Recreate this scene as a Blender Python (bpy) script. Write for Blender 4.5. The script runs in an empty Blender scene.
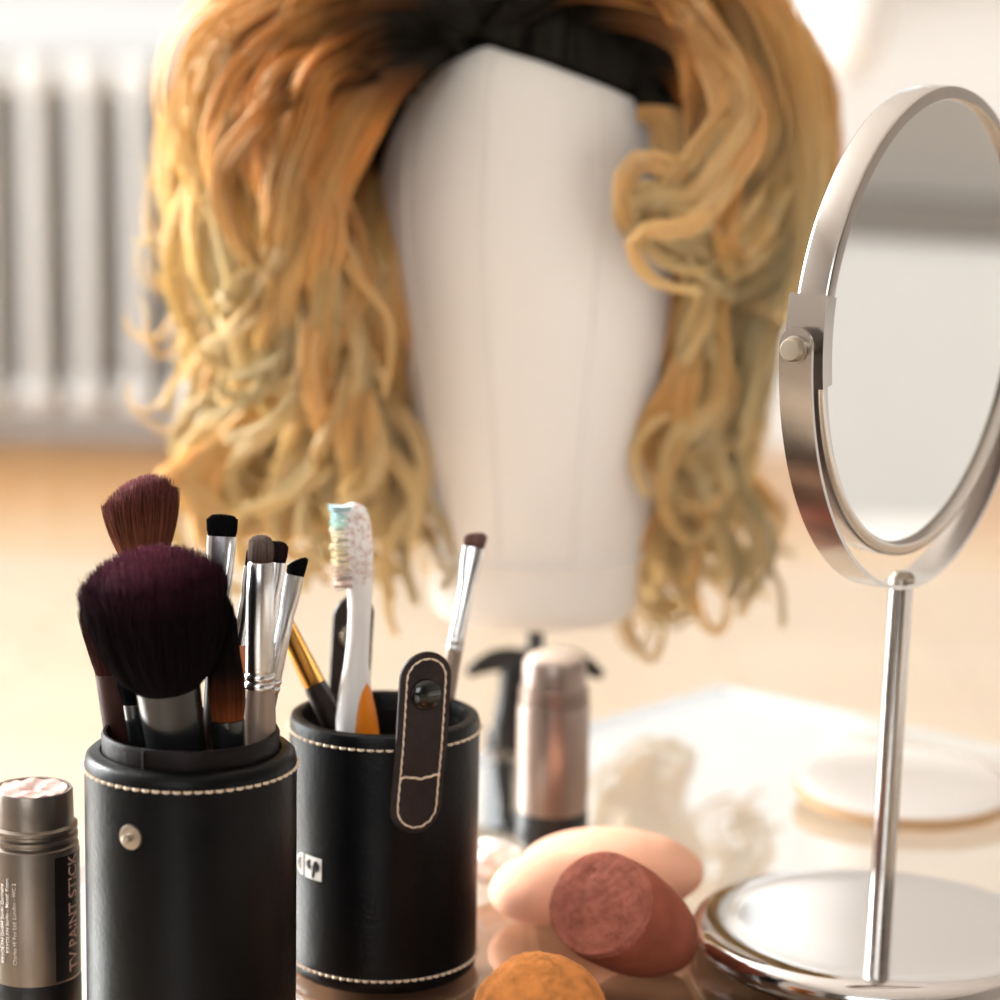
import bpy, bmesh, math, random
import numpy as np
from mathutils import Vector, Matrix
random.seed(7); RNG = np.random.default_rng(7)
PI = math.pi
sc = bpy.context.scene
COL = sc.collection
# ------------------------------------------------------------------ camera
FPX = 2400.0
CAMH = 0.32                       # above the table top (z = 0)
PITCH = math.radians(9.5); ROLL = math.radians(1.0)
RM = (Matrix.Rotation(PI/2 - PITCH, 3, 'X') @ Matrix.Rotation(ROLL, 3, 'Z'))
CP = Vector((0, 0, CAMH))
def ray(px, py): return RM @ Vector(((px-500)/FPX, -(py-500)/FPX, -1.0))
def at(px, py, d): return CP + ray(px, py)*d                 # d: depth in metres
def onz(px, py, z=0.0):
    r = ray(px, py); return CP + r*((z-CAMH)/r.z)
def aty(px, py, y):
    r = ray(px, py); return CP + r*(y/r.y)
cd = bpy.data.cameras.new('camera'); cam = bpy.data.objects.new('camera', cd); COL.objects.link(cam)
cam.matrix_world = Matrix.Translation(CP) @ RM.to_4x4()
cd.sensor_width = 36; cd.lens = 36*FPX/1000; cd.clip_start = .02; cd.clip_end = 60
cd.dof.use_dof = True; cd.dof.focus_distance = 0.815; cd.dof.aperture_fstop = 5.6
sc.camera = cam

# ------------------------------------------------------------------ materials
def lin(c):
    return tuple(((x/255)/12.92 if x/255 <= .04045 else ((x/255+.055)/1.055)**2.4) for x in c)
def nd(nt, t, **kw):
    n = nt.nodes.new(t)
    for k, v in kw.items():
        if k in n.inputs: n.inputs[k].default_value = v
        else: setattr(n, k, v)
    return n
def mat(name, col, rough=.5, metal=0.0, spec=.5, bump=0, bscale=60, bdetail=6, var=0, vscale=20, coat=0, sheen=0, sss=0, aniso=0, bdist=.002):
    m = bpy.data.materials.new(name); m.use_nodes = True
    nt = m.node_tree; b = nt.nodes['Principled BSDF']
    c = lin(col) + (1,)
    b.inputs['Base Color'].default_value = c
    b.inputs['Roughness'].default_value = rough; b.inputs['Metallic'].default_value = metal
    b.inputs['Specular IOR Level'].default_value = spec
    if coat: b.inputs['Coat Weight'].default_value = coat; b.inputs['Coat Roughness'].default_value = .08
    if sheen: b.inputs['Sheen Weight'].default_value = sheen
    if sss:
        b.inputs['Subsurface Weight'].default_value = sss; b.inputs['Subsurface Scale'].default_value = .005
    tc = nd(nt, 'ShaderNodeTexCoord')
    if var:
        n = nd(nt, 'ShaderNodeTexNoise', Scale=vscale, Detail=5.0)
        nt.links.new(tc.outputs['Object'], n.inputs['Vector'])
        r = nd(nt, 'ShaderNodeValToRGB')
        r.color_ramp.elements[0].position = .3; r.color_ramp.elements[1].position = .7
        r.color_ramp.elements[0].color = tuple(x*(1-var) for x in c[:3]) + (1,)
        r.color_ramp.elements[1].color = tuple(min(1, x*(1+var)) for x in c[:3]) + (1,)
        nt.links.new(n.outputs['Fac'], r.inputs['Fac']); nt.links.new(r.outputs['Color'], b.inputs['Base Color'])
    if bump:
        n = nd(nt, 'ShaderNodeTexNoise', Scale=bscale, Detail=float(bdetail))
        nt.links.new(tc.outputs['Object'], n.inputs['Vector'])
        bp = nd(nt, 'ShaderNodeBump', Strength=bump, Distance=bdist)
        nt.links.new(n.outputs['Fac'], bp.inputs['Height']); nt.links.new(bp.outputs['Normal'], b.inputs['Normal'])
    return m
M = {}
M['leather'] = mat('black_leather', (9, 8, 9), .36, bump=.3, bscale=500, var=.35, vscale=90, spec=.15, bdist=.0006)
M['leather_brown'] = mat('dark_brown_leather', (20, 13, 13), .45, spec=.14, bump=.4, bscale=300, var=.3, vscale=120, bdist=.0008)
M['strap_leather'] = mat('brown_black_strap_leather', (42, 30, 29), .5, spec=.3, bump=.5, bscale=260, var=.35, vscale=140, bdist=.0008)
M['lining'] = mat('dark_lining', (22, 16, 16), .7, bump=.2, bscale=400)
M['thread'] = mat('cream_thread', (226, 202, 176), .7, sheen=.2)
M['nickel'] = mat('old_nickel', (176, 164, 150), .38, 1, bump=.2, bscale=500, bdist=.0004)
M['black_plastic'] = mat('black_plastic', (12, 11, 12), .14, coat=.6)
M['black_gloss'] = mat('black_ferrule', (62, 63, 64), .24, 0.8, coat=.3)
M['clamp'] = mat('clamp_black', (16, 15, 15), .38)
M['silver'] = mat('ferrule_silver', (214, 212, 212), .2, 1, bump=.05, bscale=120, bdist=.0005)
M['taupe'] = mat('taupe_handle', (142, 122, 108), .35, .35)
M['redwood'] = mat('redbrown_handle', (52, 24, 19), .55, spec=.2, coat=0, var=.3, vscale=60)
M['orange_wood'] = mat('orange_handle', (190, 104, 44), .35, coat=.4)
M['gold'] = mat('gold_ferrule', (214, 160, 84), .22, 1)
M['dark_handle'] = mat('worn_black_handle', (38, 27, 23), .4, var=.6, vscale=260)
M['chrome'] = mat('mirror_chrome', (205, 200, 198), .09, 1)
M['brushed'] = mat('brushed_steel', (190, 183, 178), .2, 1, bump=.04, bscale=90, bdist=.0005)
M['mirror'] = mat('mirror_glass', (228, 227, 224), .02, 1)
M['canvas'] = mat('canvas', (226, 220, 214), .85, bump=.25, bscale=700, spec=.2, bdist=.0006)
M['seam'] = mat('canvas_seam', (222, 216, 210), .9, spec=.1)
M['white_plastic'] = mat('toothbrush_white', (236, 230, 228), .32)
nt = M['white_plastic'].node_tree; b_ = nt.nodes['Principled BSDF']
tc_ = nd(nt, 'ShaderNodeTexCoord'); n1 = nd(nt, 'ShaderNodeTexNoise', Scale=420.0, Detail=4.0); sx_ = nd(nt, 'ShaderNodeSeparateXYZ'); mr_ = nd(nt, 'ShaderNodeMapRange')
mr_.inputs['From Min'].default_value = .125; mr_.inputs['From Max'].default_value = .142
mu_ = nd(nt, 'ShaderNodeMath', operation='MULTIPLY'); rp_ = nd(nt, 'ShaderNodeValToRGB')
nt.links.new(tc_.outputs['Object'], n1.inputs['Vector']); nt.links.new(tc_.outputs['Object'], sx_.inputs[0]); nt.links.new(sx_.outputs['Z'], mr_.inputs['Value'])
nt.links.new(n1.outputs['Fac'], mu_.inputs[0]); nt.links.new(mr_.outputs[0], mu_.inputs[1]); nt.links.new(mu_.outputs[0], rp_.inputs['Fac'])
rp_.color_ramp.elements[0].position = .44; rp_.color_ramp.elements[0].color = lin((236, 230, 228)) + (1,); rp_.color_ramp.elements[1].position = .66; rp_.color_ramp.elements[1].color = lin((206, 176, 166)) + (1,)
nt.links.new(rp_.outputs['Color'], b_.inputs['Base Color'])
M['orange_rubber'] = mat('toothbrush_orange', (236, 132, 20), .4)
M['radiator'] = mat('radiator_enamel', (196, 193, 190), .35)
M['white_paint'] = mat('white_paint', (235, 233, 230), .5)
M['wall_paint'] = mat('wall_paint', (222, 220, 218), .8, bump=.05, bscale=40)
M['warm_wall'] = mat('warm_wall_paint', (222, 206, 192), .85)
M['grey_wall'] = mat('grey_wall_paint', (138, 130, 123), .85)
M['front_wall'] = mat('dark_grey_wall_paint', (112, 104, 98), .85)
M['panel'] = mat('light_grey_panelling', (188, 184, 181), .6)
M['rail'] = mat('dark_rail_paint', (104, 96, 89), .6)
M['dark_wood'] = mat('brown_wood', (176, 126, 88), .5, var=.3, vscale=15)
M['cotton'] = mat('white_cotton', (246, 244, 240), .95, bump=.6, bscale=300, spec=.1)
M['puff'] = mat('white_puff', (248, 242, 238), .9, spec=.15, sheen=.2)
M['puff_edge'] = mat('puff_edge', (206, 170, 132), .8)
M['lamp'] = mat('white_lampshade', (250, 249, 248), .7)
M['print_white'] = mat('white_print', (205, 196, 188), .5)
M['print_grey'] = mat('grey_print', (176, 138, 120), .5)
M['tube'] = mat('grey_tube', (134, 123, 114), .34, .85, var=.12, vscale=50)
M['tube_far'] = mat('taupe_tube', (150, 132, 124), .32, .8, var=.08, vscale=40)
M['tube_black'] = mat('black_band', (26, 23, 24), .35)
M['tube_base'] = mat('black_ribbed', (14, 13, 14), .4)
M['cream'] = mat('grease_paint', (206, 172, 164), .5, bump=.9, bscale=70, var=.3, vscale=90, bdist=.003)
M['cream_far'] = mat('beige_grease_paint', (214, 192, 176), .5, bump=.4, bscale=70, bdist=.002)
M['sponge_orange'] = mat('orange_sponge', (210, 134, 72), .9, bump=1.0, bscale=300, bdetail=9, var=.3, vscale=140, spec=.2, bdist=.002)
M['sponge_peach'] = mat('peach_sponge', (236, 178, 150), .88, bump=.2, bscale=120, var=.12, vscale=35, spec=.2, sss=.15)
M['sponge_red'] = mat('red_brown_sponge', (152, 84, 64), .9, bump=.35, bscale=200, var=.18, vscale=70, spec=.15)
M['sponge_cut'] = mat('red_brown_sponge_cut', (172, 104, 88), .95, bump=1.0, bscale=130, bdetail=8, var=.25, vscale=90, spec=.1, bdist=.004)

def glass_mat(name, tint, rmin, rmax, rough=.0):
    m = bpy.data.materials.new(name); m.use_nodes = True
    nt = m.node_tree; nt.nodes.remove(nt.nodes['Principled BSDF'])
    out = nt.nodes['Material Output']
    tr = nd(nt, 'ShaderNodeBsdfTransparent', Color=tint + (1,))
    gl = nd(nt, 'ShaderNodeBsdfGlossy', Color=(1, 1, 1, 1), Roughness=rough)
    fr = nd(nt, 'ShaderNodeFresnel', IOR=rmin)
    mp = nd(nt, 'ShaderNodeMath', operation='MULTIPLY'); mp.inputs[1].default_value = rmax; mp.use_clamp = True
    mx = nd(nt, 'ShaderNodeMixShader')
    ge = nd(nt, 'ShaderNodeNewGeometry'); inv = nd(nt, 'ShaderNodeMath', operation='SUBTRACT'); inv.inputs[0].default_value = 1.0
    m2 = nd(nt, 'ShaderNodeMath', operation='MULTIPLY')      # the far face of a pane adds no second reflection
    nt.links.new(ge.outputs['Backfacing'], inv.inputs[1]); nt.links.new(inv.outputs[0], m2.inputs[1]); nt.links.new(mp.outputs[0], m2.inputs[0])
    nt.links.new(fr.outputs[0], mp.inputs[0]); nt.links.new(m2.outputs[0], mx.inputs[0])
    nt.links.new(tr.outputs[0], mx.inputs[1]); nt.links.new(gl.outputs[0], mx.inputs[2])
    nt.links.new(mx.outputs[0], out.inputs['Surface'])
    return m
M['table_glass'] = glass_mat('table_glass', (.90, .91, .92), 1.5, 1.6)
M['glass_edge'] = mat('glass_edge', (214, 212, 206), .15, spec=.6)
M['pane'] = glass_mat('window_glass', (.97, .98, .98), 1.45, 1.0)

def bristle_mat(name, ramp, rough=.55, sheen=.3):
    m = bpy.data.materials.new(name); m.use_nodes = True
    nt = m.node_tree; b = nt.nodes['Principled BSDF']
    a = nd(nt, 'ShaderNodeAttribute', attribute_name='along')
    r = nd(nt, 'ShaderNodeValToRGB')
    while len(r.color_ramp.elements) < len(ramp): r.color_ramp.elements.new(.5)
    for e, (p, c) in zip(r.color_ramp.elements, ramp):
        e.position = p; e.color = lin(c) + (1,)
    v = nd(nt, 'ShaderNodeAttribute', attribute_name='tone')
    hs = nd(nt, 'ShaderNodeHueSaturation')
    mr = nd(nt, 'ShaderNodeMapRange'); mr.inputs['To Min'].default_value = .45; mr.inputs['To Max'].default_value = 1.6
    nt.links.new(a.outputs['Fac'], r.inputs['Fac']); nt.links.new(r.outputs['Color'], hs.inputs['Color'])
    nt.links.new(v.outputs['Fac'], mr.inputs['Value']); nt.links.new(mr.outputs[0], hs.inputs['Value'])
    nt.links.new(hs.outputs['Color'], b.inputs['Base Color'])
    b.inputs['Roughness'].default_value = max(rough, .75); b.inputs['Specular IOR Level'].default_value = .08
    b.inputs['Sheen Weight'].default_value = 0
    return m
M['br_powder'] = bristle_mat('powder_bristles', [(0, (12, 7, 9)), (.6, (24, 13, 17)), (.8, (50, 22, 33)), (1, (112, 56, 74))])
M['br_brown'] = bristle_mat('brown_bristles', [(0, (120, 70, 44)), (.5, (112, 64, 48)), (.85, (104, 56, 56)), (1, (164, 108, 116))])
M['br_black'] = bristle_mat('black_bristles', [(0, (10, 9, 10)), (1, (16, 14, 16))])
M['br_darkbrown'] = bristle_mat('dark_brown_bristles', [(0, (34, 22, 22)), (1, (48, 30, 32))])
M['br_grey'] = bristle_mat('grey_brown_bristles', [(0, (58, 40, 34)), (.5, (104, 88, 82)), (1, (142, 126, 118))])
M['br_mauve'] = bristle_mat('mauve_bristles', [(0, (104, 74, 70)), (1, (138, 106, 102))])
M['br_two'] = bristle_mat('black_to_rust_bristles', [(0, (124, 62, 30)), (.18, (74, 36, 19)), (.4, (22, 13, 11)), (1, (12, 10, 11))])
M['br_side'] = bristle_mat('deep_brown_bristles', [(0, (60, 26, 22)), (1, (48, 28, 22))])

def hair_mat():
    m = bpy.data.materials.new('blond_hair'); m.use_nodes = True
    nt = m.node_tree; nt.nodes.remove(nt.nodes['Principled BSDF'])
    out = nt.nodes['Material Output']
    a = nd(nt, 'ShaderNodeAttribute', attribute_name='along')
    r = nd(nt, 'ShaderNodeValToRGB')
    ramp = [(0, (12, 8, 7)), (.13, (24, 14, 9)), (.24, (178, 104, 34)), (.31, (248, 178, 70)), (.62, (255, 213, 120)), (1, (255, 235, 176))]
    while len(r.color_ramp.elements) < len(ramp): r.color_ramp.elements.new(.5)
    for e, (p, c) in zip(r.color_ramp.elements, ramp):
        e.position = p; e.color = lin(c) + (1,)
    v = nd(nt, 'ShaderNodeAttribute', attribute_name='tone')
    hs = nd(nt, 'ShaderNodeHueSaturation')
    mr = nd(nt, 'ShaderNodeMapRange'); mr.inputs['To Min'].default_value = .72; mr.inputs['To Max'].default_value = 1.08
    nt.links.new(a.outputs['Fac'], r.inputs['Fac']); nt.links.new(r.outputs['Color'], hs.inputs['Color'])
    nt.links.new(v.outputs['Fac'], mr.inputs['Value']); nt.links.new(mr.outputs[0], hs.inputs['Value'])
    df = nd(nt, 'ShaderNodeBsdfDiffuse'); tl = nd(nt, 'ShaderNodeBsdfTranslucent')
    gl = nd(nt, 'ShaderNodeBsdfGlossy', Roughness=.5)
    gl.inputs['Color'].default_value = (1, .9, .72, 1)
    nt.links.new(hs.outputs['Color'], df.inputs['Color']); nt.links.new(hs.outputs['Color'], tl.inputs['Color'])
    m1 = nd(nt, 'ShaderNodeMixShader'); m1.inputs[0].default_value = .55
    m2 = nd(nt, 'ShaderNodeMixShader'); gm = nd(nt, 'ShaderNodeMapRange'); gm.inputs['From Min'].default_value = .2; gm.inputs['From Max'].default_value = .5; gm.inputs['To Min'].default_value = .03; gm.inputs['To Max'].default_value = .2
    nt.links.new(a.outputs['Fac'], gm.inputs['Value']); nt.links.new(gm.outputs[0], m2.inputs[0])
    nt.links.new(df.outputs[0], m1.inputs[1]); nt.links.new(tl.outputs[0], m1.inputs[2])
    nt.links.new(m1.outputs[0], m2.inputs[1]); nt.links.new(gl.outputs[0], m2.inputs[2])
    nt.links.new(m2.outputs[0], out.inputs['Surface'])
    return m
M['hair'] = hair_mat()
M['cap'] = mat('wig_cap', (13, 9, 7), .9, spec=.1)

def floor_mat():
    m = bpy.data.materials.new('parquet'); m.use_nodes = True
    nt = m.node_tree; b = nt.nodes['Principled BSDF']
    tc = nd(nt, 'ShaderNodeTexCoord')
    br = nd(nt, 'ShaderNodeTexBrick', Scale=1.0)
    br.inputs['Color1'].default_value = lin((228, 205, 178)) + (1,)
    br.inputs['Color2'].default_value = lin((220, 194, 164)) + (1,)
    br.inputs['Mortar'].default_value = lin((150, 104, 60)) + (1,)
    br.inputs['Mortar Size'].default_value = .002
    br.inputs['Brick Width'].default_value = .6; br.inputs['Row Height'].default_value = .08
    nt.links.new(tc.outputs['Object'], br.inputs['Vector'])
    mp = nd(nt, 'ShaderNodeMapping'); mp.inputs['Scale'].default_value = (2, 30, 1)
    nt.links.new(tc.outputs['Object'], mp.inputs['Vector'])
    n = nd(nt, 'ShaderNodeTexNoise', Scale=4.0, Detail=6.0); nt.links.new(mp.outputs[0], n.inputs['Vector'])
    mx = nd(nt, 'ShaderNodeMix', data_type='RGBA', blend_type='MULTIPLY'); mx.inputs[0].default_value = .25
    nt.links.new(br.outputs['Color'], mx.inputs[6]); nt.links.new(n.outputs['Color'], mx.inputs[7])
    nt.links.new(mx.outputs[2], b.inputs['Base Color'])
    # base colour steps darker and more orange towards the far wall
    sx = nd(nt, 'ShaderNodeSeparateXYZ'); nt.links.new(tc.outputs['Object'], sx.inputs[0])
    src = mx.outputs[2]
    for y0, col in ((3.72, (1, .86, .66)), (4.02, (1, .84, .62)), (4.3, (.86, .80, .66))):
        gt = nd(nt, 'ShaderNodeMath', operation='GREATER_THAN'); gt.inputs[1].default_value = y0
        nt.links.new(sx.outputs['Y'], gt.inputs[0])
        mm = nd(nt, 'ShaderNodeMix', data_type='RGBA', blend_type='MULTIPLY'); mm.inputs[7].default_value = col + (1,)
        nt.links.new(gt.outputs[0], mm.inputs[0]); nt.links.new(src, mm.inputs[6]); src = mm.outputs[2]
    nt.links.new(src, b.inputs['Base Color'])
    b.inputs['Roughness'].default_value = .34; b.inputs['Specular IOR Level'].default_value = .6
    b.inputs['Coat Weight'].default_value = .35; b.inputs['Coat Roughness'].default_value = .25
    return m
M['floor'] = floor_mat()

# ------------------------------------------------------------------ mesh helpers
def link(name, me, m, parent=None, smooth=True):
    ob = bpy.data.objects.new(name, me); COL.objects.link(ob)
    if m is not None:
        for k in (m if isinstance(m, (list, tuple)) else [m]): me.materials.append(k)
    if smooth:
        me.polygons.foreach_set('use_smooth', [True]*len(me.polygons)); 
    if parent is not None: ob.parent = parent
    return ob
def obj(name, bm, m, parent=None, smooth=True, angle=40):
    bmesh.ops.recalc_face_normals(bm, faces=bm.faces[:])
    me = bpy.data.meshes.new(name); bm.to_mesh(me); bm.free()
    ob = link(name, me, m, parent, smooth)
    if smooth and angle:
        try: me.set_sharp_from_angle(angle=math.radians(angle))
        except Exception: pass
    return ob
def thing(name, label, cat, loc=(0, 0, 0), group=None, mw=None):
    o = bpy.data.objects.new(name, None); COL.objects.link(o); o.empty_display_size = .02
    if mw is not None: o.matrix_world = mw
    else: o.location = loc
    o['label'] = label; o['category'] = cat
    if group: o['group'] = group
    return o
def tag(o, label, cat, group=None):
    o['label'] = label; o['category'] = cat
    if group: o['group'] = group
    return o
def struct(o): o['kind'] = 'structure'; return o
def loft(bm, rings, segs=48, cap0=True, cap1=True, power=2.0):
    """rings: (rx, ry, z[, ox, oy])"""
    R = []
    for q in rings:
        rx, ry, z = q[:3]; ox, oy = (q[3], q[4]) if len(q) > 3 else (0, 0)
        vs = []
        for i in range(segs):
            a = 2*PI*i/segs; c, s = math.cos(a), math.sin(a)
            if power != 2:
                c = math.copysign(abs(c)**(2/power), c); s = math.copysign(abs(s)**(2/power), s)
            vs.append(bm.verts.new((ox+rx*c, oy+ry*s, z)))
        R.append(vs)
    for A, B in zip(R, R[1:]):
        for i in range(segs):
            j = (i+1) % segs; bm.faces.new((A[i], A[j], B[j], B[i]))
    if cap0: bm.faces.new(R[0][::-1])
    if cap1: bm.faces.new(R[-1])
    return R
def lathe(bm, prof, segs=64, cap0=True, cap1=True):
    return loft(bm, [(max(r, 1e-5), max(r, 1e-5), z) for r, z in prof], segs, cap0, cap1)
def box(bm, c, s, bev=0, segs=2, rot=None):
    r = bmesh.ops.create_cube(bm, size=1)
    bmesh.ops.scale(bm, vec=s, verts=r['verts'])
    if bev:
        es = list({e for v in r['verts'] for e in v.link_edges})
        rr = bmesh.ops.bevel(bm, geom=es, offset=bev, segments=segs, profile=.5, affect='EDGES')
        vs = [v for v in rr['verts']] + [v for v in r['verts'] if v.is_valid]
        vs = list(set(vs))
    else: vs = r['verts']
    if rot is not None: bmesh.ops.rotate(bm, cent=(0, 0, 0), matrix=rot, verts=vs)
    bmesh.ops.translate(bm, vec=c, verts=vs)
    return vs
def tube(bm, pts, rad, segs=10, closed=False, cap=True, flat=1.0):
    pts = [Vector(p) for p in pts]; n = len(pts)
    rad = rad if isinstance(rad, (list, tuple)) else [rad]*n
    up = None; R = []
    for i, p in enumerate(pts):
        if closed: t = pts[(i+1) % n] - pts[i-1]
        else: t = pts[min(i+1, n-1)] - pts[max(i-1, 0)]
        t.normalize()
        if up is None:
            up = Vector((0, 0, 1)) if abs(t.z) < .9 else Vector((1, 0, 0))
        a = (up - t*up.dot(t)).normalized(); b = t.cross(a); up = a
        R.append([bm.verts.new(p + (a*math.cos(2*PI*k/segs) + b*math.sin(2*PI*k/segs)*flat)*rad[i]) for k in range(segs)])
    for i in range(n if closed else n-1):
        A, B = R[i], R[(i+1) % n]
        for k in range(segs):
            j = (k+1) % segs; bm.faces.new((A[k], A[j], B[j], B[k]))
    if cap and not closed:
        bm.faces.new(R[0][::-1]); bm.faces.new(R[-1])
def sweep_strip(bm, frames, w, h):
    """rectangular band: frames of (centre, out, side) -> w along side, h along out"""
    R = []
    for c, o, s in frames:
        R.append([bm.verts.new(c + o*(h/2)*a + s*(w/2)*b) for a, b in ((-1, -1), (1, -1), (1, 1), (-1, 1))])
    for A, B in zip(R, R[1:]):
        for k in range(4):
            j = (k+1) % 4; bm.faces.new((A[k], A[j], B[j], B[k]))
    bm.faces.new(R[0][::-1]); bm.faces.new(R[-1])
def strands_mesh(name, P, rad, along, tone, sides=3):
    """P (S,N,3), rad (S,N), along (S,N), tone (S,)"""
    S, N, _ = P.shape
    T = np.gradient(P, axis=1); T /= np.linalg.norm(T, axis=2, keepdims=True) + 1e-12
    ref = RNG.normal(size=(S, 1, 3)); ref /= np.linalg.norm(ref, axis=2, keepdims=True)
    A = np.cross(T, np.broadcast_to(ref, T.shape)); A /= np.linalg.norm(A, axis=2, keepdims=True) + 1e-9
    B = np.cross(T, A)
    ang = np.arange(sides)*2*PI/sides
    V = P[:, :, None, :] + rad[:, :, None, None]*(A[:, :, None, :]*np.cos(ang)[None, None, :, None] + B[:, :, None, :]*np.sin(ang)[None, None, :, None])
    V = V.reshape(-1, 3)
    base = (np.arange(S)[:, None, None]*N + np.arange(N-1)[None, :, None])*sides
    k = np.arange(sides)[None, None, :]; k2 = (k+1) % sides
    F = np.stack([base+k, base+k2, base+sides+k2, base+sides+k], axis=-1).reshape(-1, 4)
    me = bpy.data.meshes.new(name)
    me.vertices.add(len(V)); me.vertices.foreach_set('co', V.astype(np.float32).ravel())
    me.loops.add(F.size); me.loops.foreach_set('vertex_index', F.astype(np.int32).ravel())
    me.polygons.add(len(F)); me.polygons.foreach_set('loop_start', (np.arange(len(F))*4).astype(np.int32))
    me.polygons.foreach_set('loop_total', np.full(len(F), 4, np.int32))
    me.update(calc_edges=True)
    at_ = me.attributes.new('along', 'FLOAT', 'POINT'); at_.data.foreach_set('value', np.repeat(along.ravel(), sides).astype(np.float32))
    at_ = me.attributes.new('tone', 'FLOAT', 'POINT'); at_.data.foreach_set('value', np.repeat(np.repeat(tone, N), sides).astype(np.float32))
    return me
def frame_z(origin, zdir, xhint=(1, 0, 0)):
    z = Vector(zdir).normalized(); x = Vector(xhint); x = (x - z*x.dot(z)).normalized(); y = z.cross(x)
    m = Matrix((x, y, z)).transposed().to_4x4(); m.translation = origin
    return m

# ------------------------------------------------------------------ room
FL = -0.40; BACK = 5.05; CEIL = 2.35; XL = -2.6; XR = 2.0; FRONT = -2.6
def slab(name, a, b, m):
    bm = bmesh.new(); c = [(p+q)/2 for p, q in zip(a, b)]; s = [abs(q-p) for p, q in zip(a, b)]
    box(bm, c, s); o = obj(name, bm, m, None, False); return struct(o)
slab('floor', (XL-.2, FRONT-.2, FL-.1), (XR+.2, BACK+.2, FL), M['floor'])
slab('ceiling', (XL-.2, FRONT-.2, CEIL), (XR+.2, BACK+.2, CEIL+.1), M['white_paint'])
def wall(name, fixed, axis, span, holes, m, th=.2, zr=(FL, CEIL)):
    """one wall with rectangular window openings, one mesh"""
    bm = bmesh.new()
    us = sorted({span[0], span[1]} | {h[0] for h in holes} | {h[1] for h in holes})
    zs = sorted({zr[0], zr[1]} | {h[2] for h in holes} | {h[3] for h in holes})
    for u0, u1 in zip(us, us[1:]):
        for z0, z1 in zip(zs, zs[1:]):
            uc, zc = (u0+u1)/2, (z0+z1)/2
            if any(h[0] < uc < h[1] and h[2] < zc < h[3] for h in holes): continue
            if axis == 'y': box(bm, (uc, fixed+th/2, zc), (u1-u0, abs(th), z1-z0))
            else: box(bm, (fixed+th/2, uc, zc), (abs(th), u1-u0, z1-z0))
    bmesh.ops.remove_doubles(bm, verts=bm.verts[:], dist=1e-5)
    return struct(obj(name, bm, m, None, False))
WB = (-2.1, .82, .62, 2.1)        # back window
WL = (1.0, 3.5, -.3, 2.1)           # left window
WF = (-1.6, .2, .5, 2.1)          # unseen window added behind the camera for soft front fill
wall('wall_back', BACK, 'y', (XL, XR), [WB], M['wall_paint'])
wall('wall_left', XL, 'x', (FRONT, BACK), [WL], M['wall_paint'], -.2)
wall('wall_front', FRONT, 'y', (XL, XR), [WF], M['front_wall'], -.2)
wall('wall_right', XR, 'x', (FRONT, BACK), [], M['grey_wall'])
def window(name, W, axis, fixed):
    bm = bmesh.new(); u0, u1, z0, z1 = W; fw = .06
    def b(uc, zc, su, sz):
        if axis == 'y': box(bm, (uc, fixed, zc), (su, .07, sz), .004)
        else: box(bm, (fixed, uc, zc), (.07, su, sz), .004)
    b((u0+u1)/2, z0+fw/2, u1-u0, fw); b((u0+u1)/2, z1-fw/2, u1-u0, fw)
    b(u0+fw/2, (z0+z1)/2, fw, z1-z0-2*fw); b(u1-fw/2, (z0+z1)/2, fw, z1-z0-2*fw)
    for k in (1, 2): b(u0+(u1-u0)*k/3, (z0+z1)/2, .05, z1-z0-2*fw)
    o = struct(obj(name, bm, M['white_paint'], None, False))
    bm = bmesh.new()
    if axis == 'y': box(bm, ((u0+u1)/2, fixed, (z0+z1)/2), (u1-u0-2*fw, .006, z1-z0-2*fw))
    else: box(bm, (fixed, (u0+u1)/2, (z0+z1)/2), (.006, u1-u0-2*fw, z1-z0-2*fw))
    obj('pane', bm, M['pane'], o, False)
    return o
window('window_1', WB, 'y', BACK+.1); window('window_2', WL, 'x', XL-.1); window('fill_window', WF, 'y', FRONT-.1)
bm = bmesh.new(); box(bm, ((WB[0]+WB[1])/2, BACK-.04, WB[2]-.025), (WB[1]-WB[0]+.1, .3, .04), .008)
struct(obj('trim_1', bm, M['white_paint'], None, False))
slab('baseboard_back', (XL, BACK-.02, FL), (XR, BACK, FL+.1), M['white_paint'])
slab('baseboard_right', (XR-.02, FRONT, FL), (XR, BACK, FL+.12), M['white_paint'])
# white panelling on the lower right wall with a rail
bm = bmesh.new(); box(bm, (XR-.015, (FRONT+BACK)/2, (FL+.12+.07)/2), (.03, BACK-FRONT, .07-FL-.12)); struct(obj('trim_2', bm, M['panel'], None, False))

slab('trim_3', (XR-.045, FRONT, .07), (XR, BACK, .12), M['rail'])

# ------------------------------------------------------------------ lights
w = bpy.data.worlds.new('world'); sc.world = w; w.use_nodes = True
bg = w.node_tree.nodes['Background']; bg.inputs[0].default_value = (.93, .97, 1, 1); bg.inputs[1].default_value = .9
def area(name, loc, rot, sx, sy, power, col=(1, 1, 1)):
    l = bpy.data.lights.new(name, 'AREA'); l.shape = 'RECTANGLE'; l.size = sx; l.size_y = sy; l.energy = power; l.color = col
    o = bpy.data.objects.new(name, l); COL.objects.link(o); o.location = loc; o.rotation_euler = rot
    return o
area('daylight_back', ((WB[0]+WB[1])/2, BACK+.22, (WB[2]+WB[3])/2), (-PI/2, 0, 0), WB[1]-WB[0], WB[3]-WB[2], 4.5, (.96, .98, 1))
area('daylight_left', (XL-.22, (WL[0]+WL[1])/2, (WL[2]+WL[3])/2), (PI/2, 0, -PI/2), WL[1]-WL[0], WL[3]-WL[2], 215, (.92, .965, 1))
area('front_fill', ((WF[0]+WF[1])/2, FRONT-.22, (WF[2]+WF[3])/2), (PI/2, 0, 0), WF[1]-WF[0], WF[3]-WF[2], 30, (.95, .98, 1))  # area lamp added behind the camera to fill the canvas head's front

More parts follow.
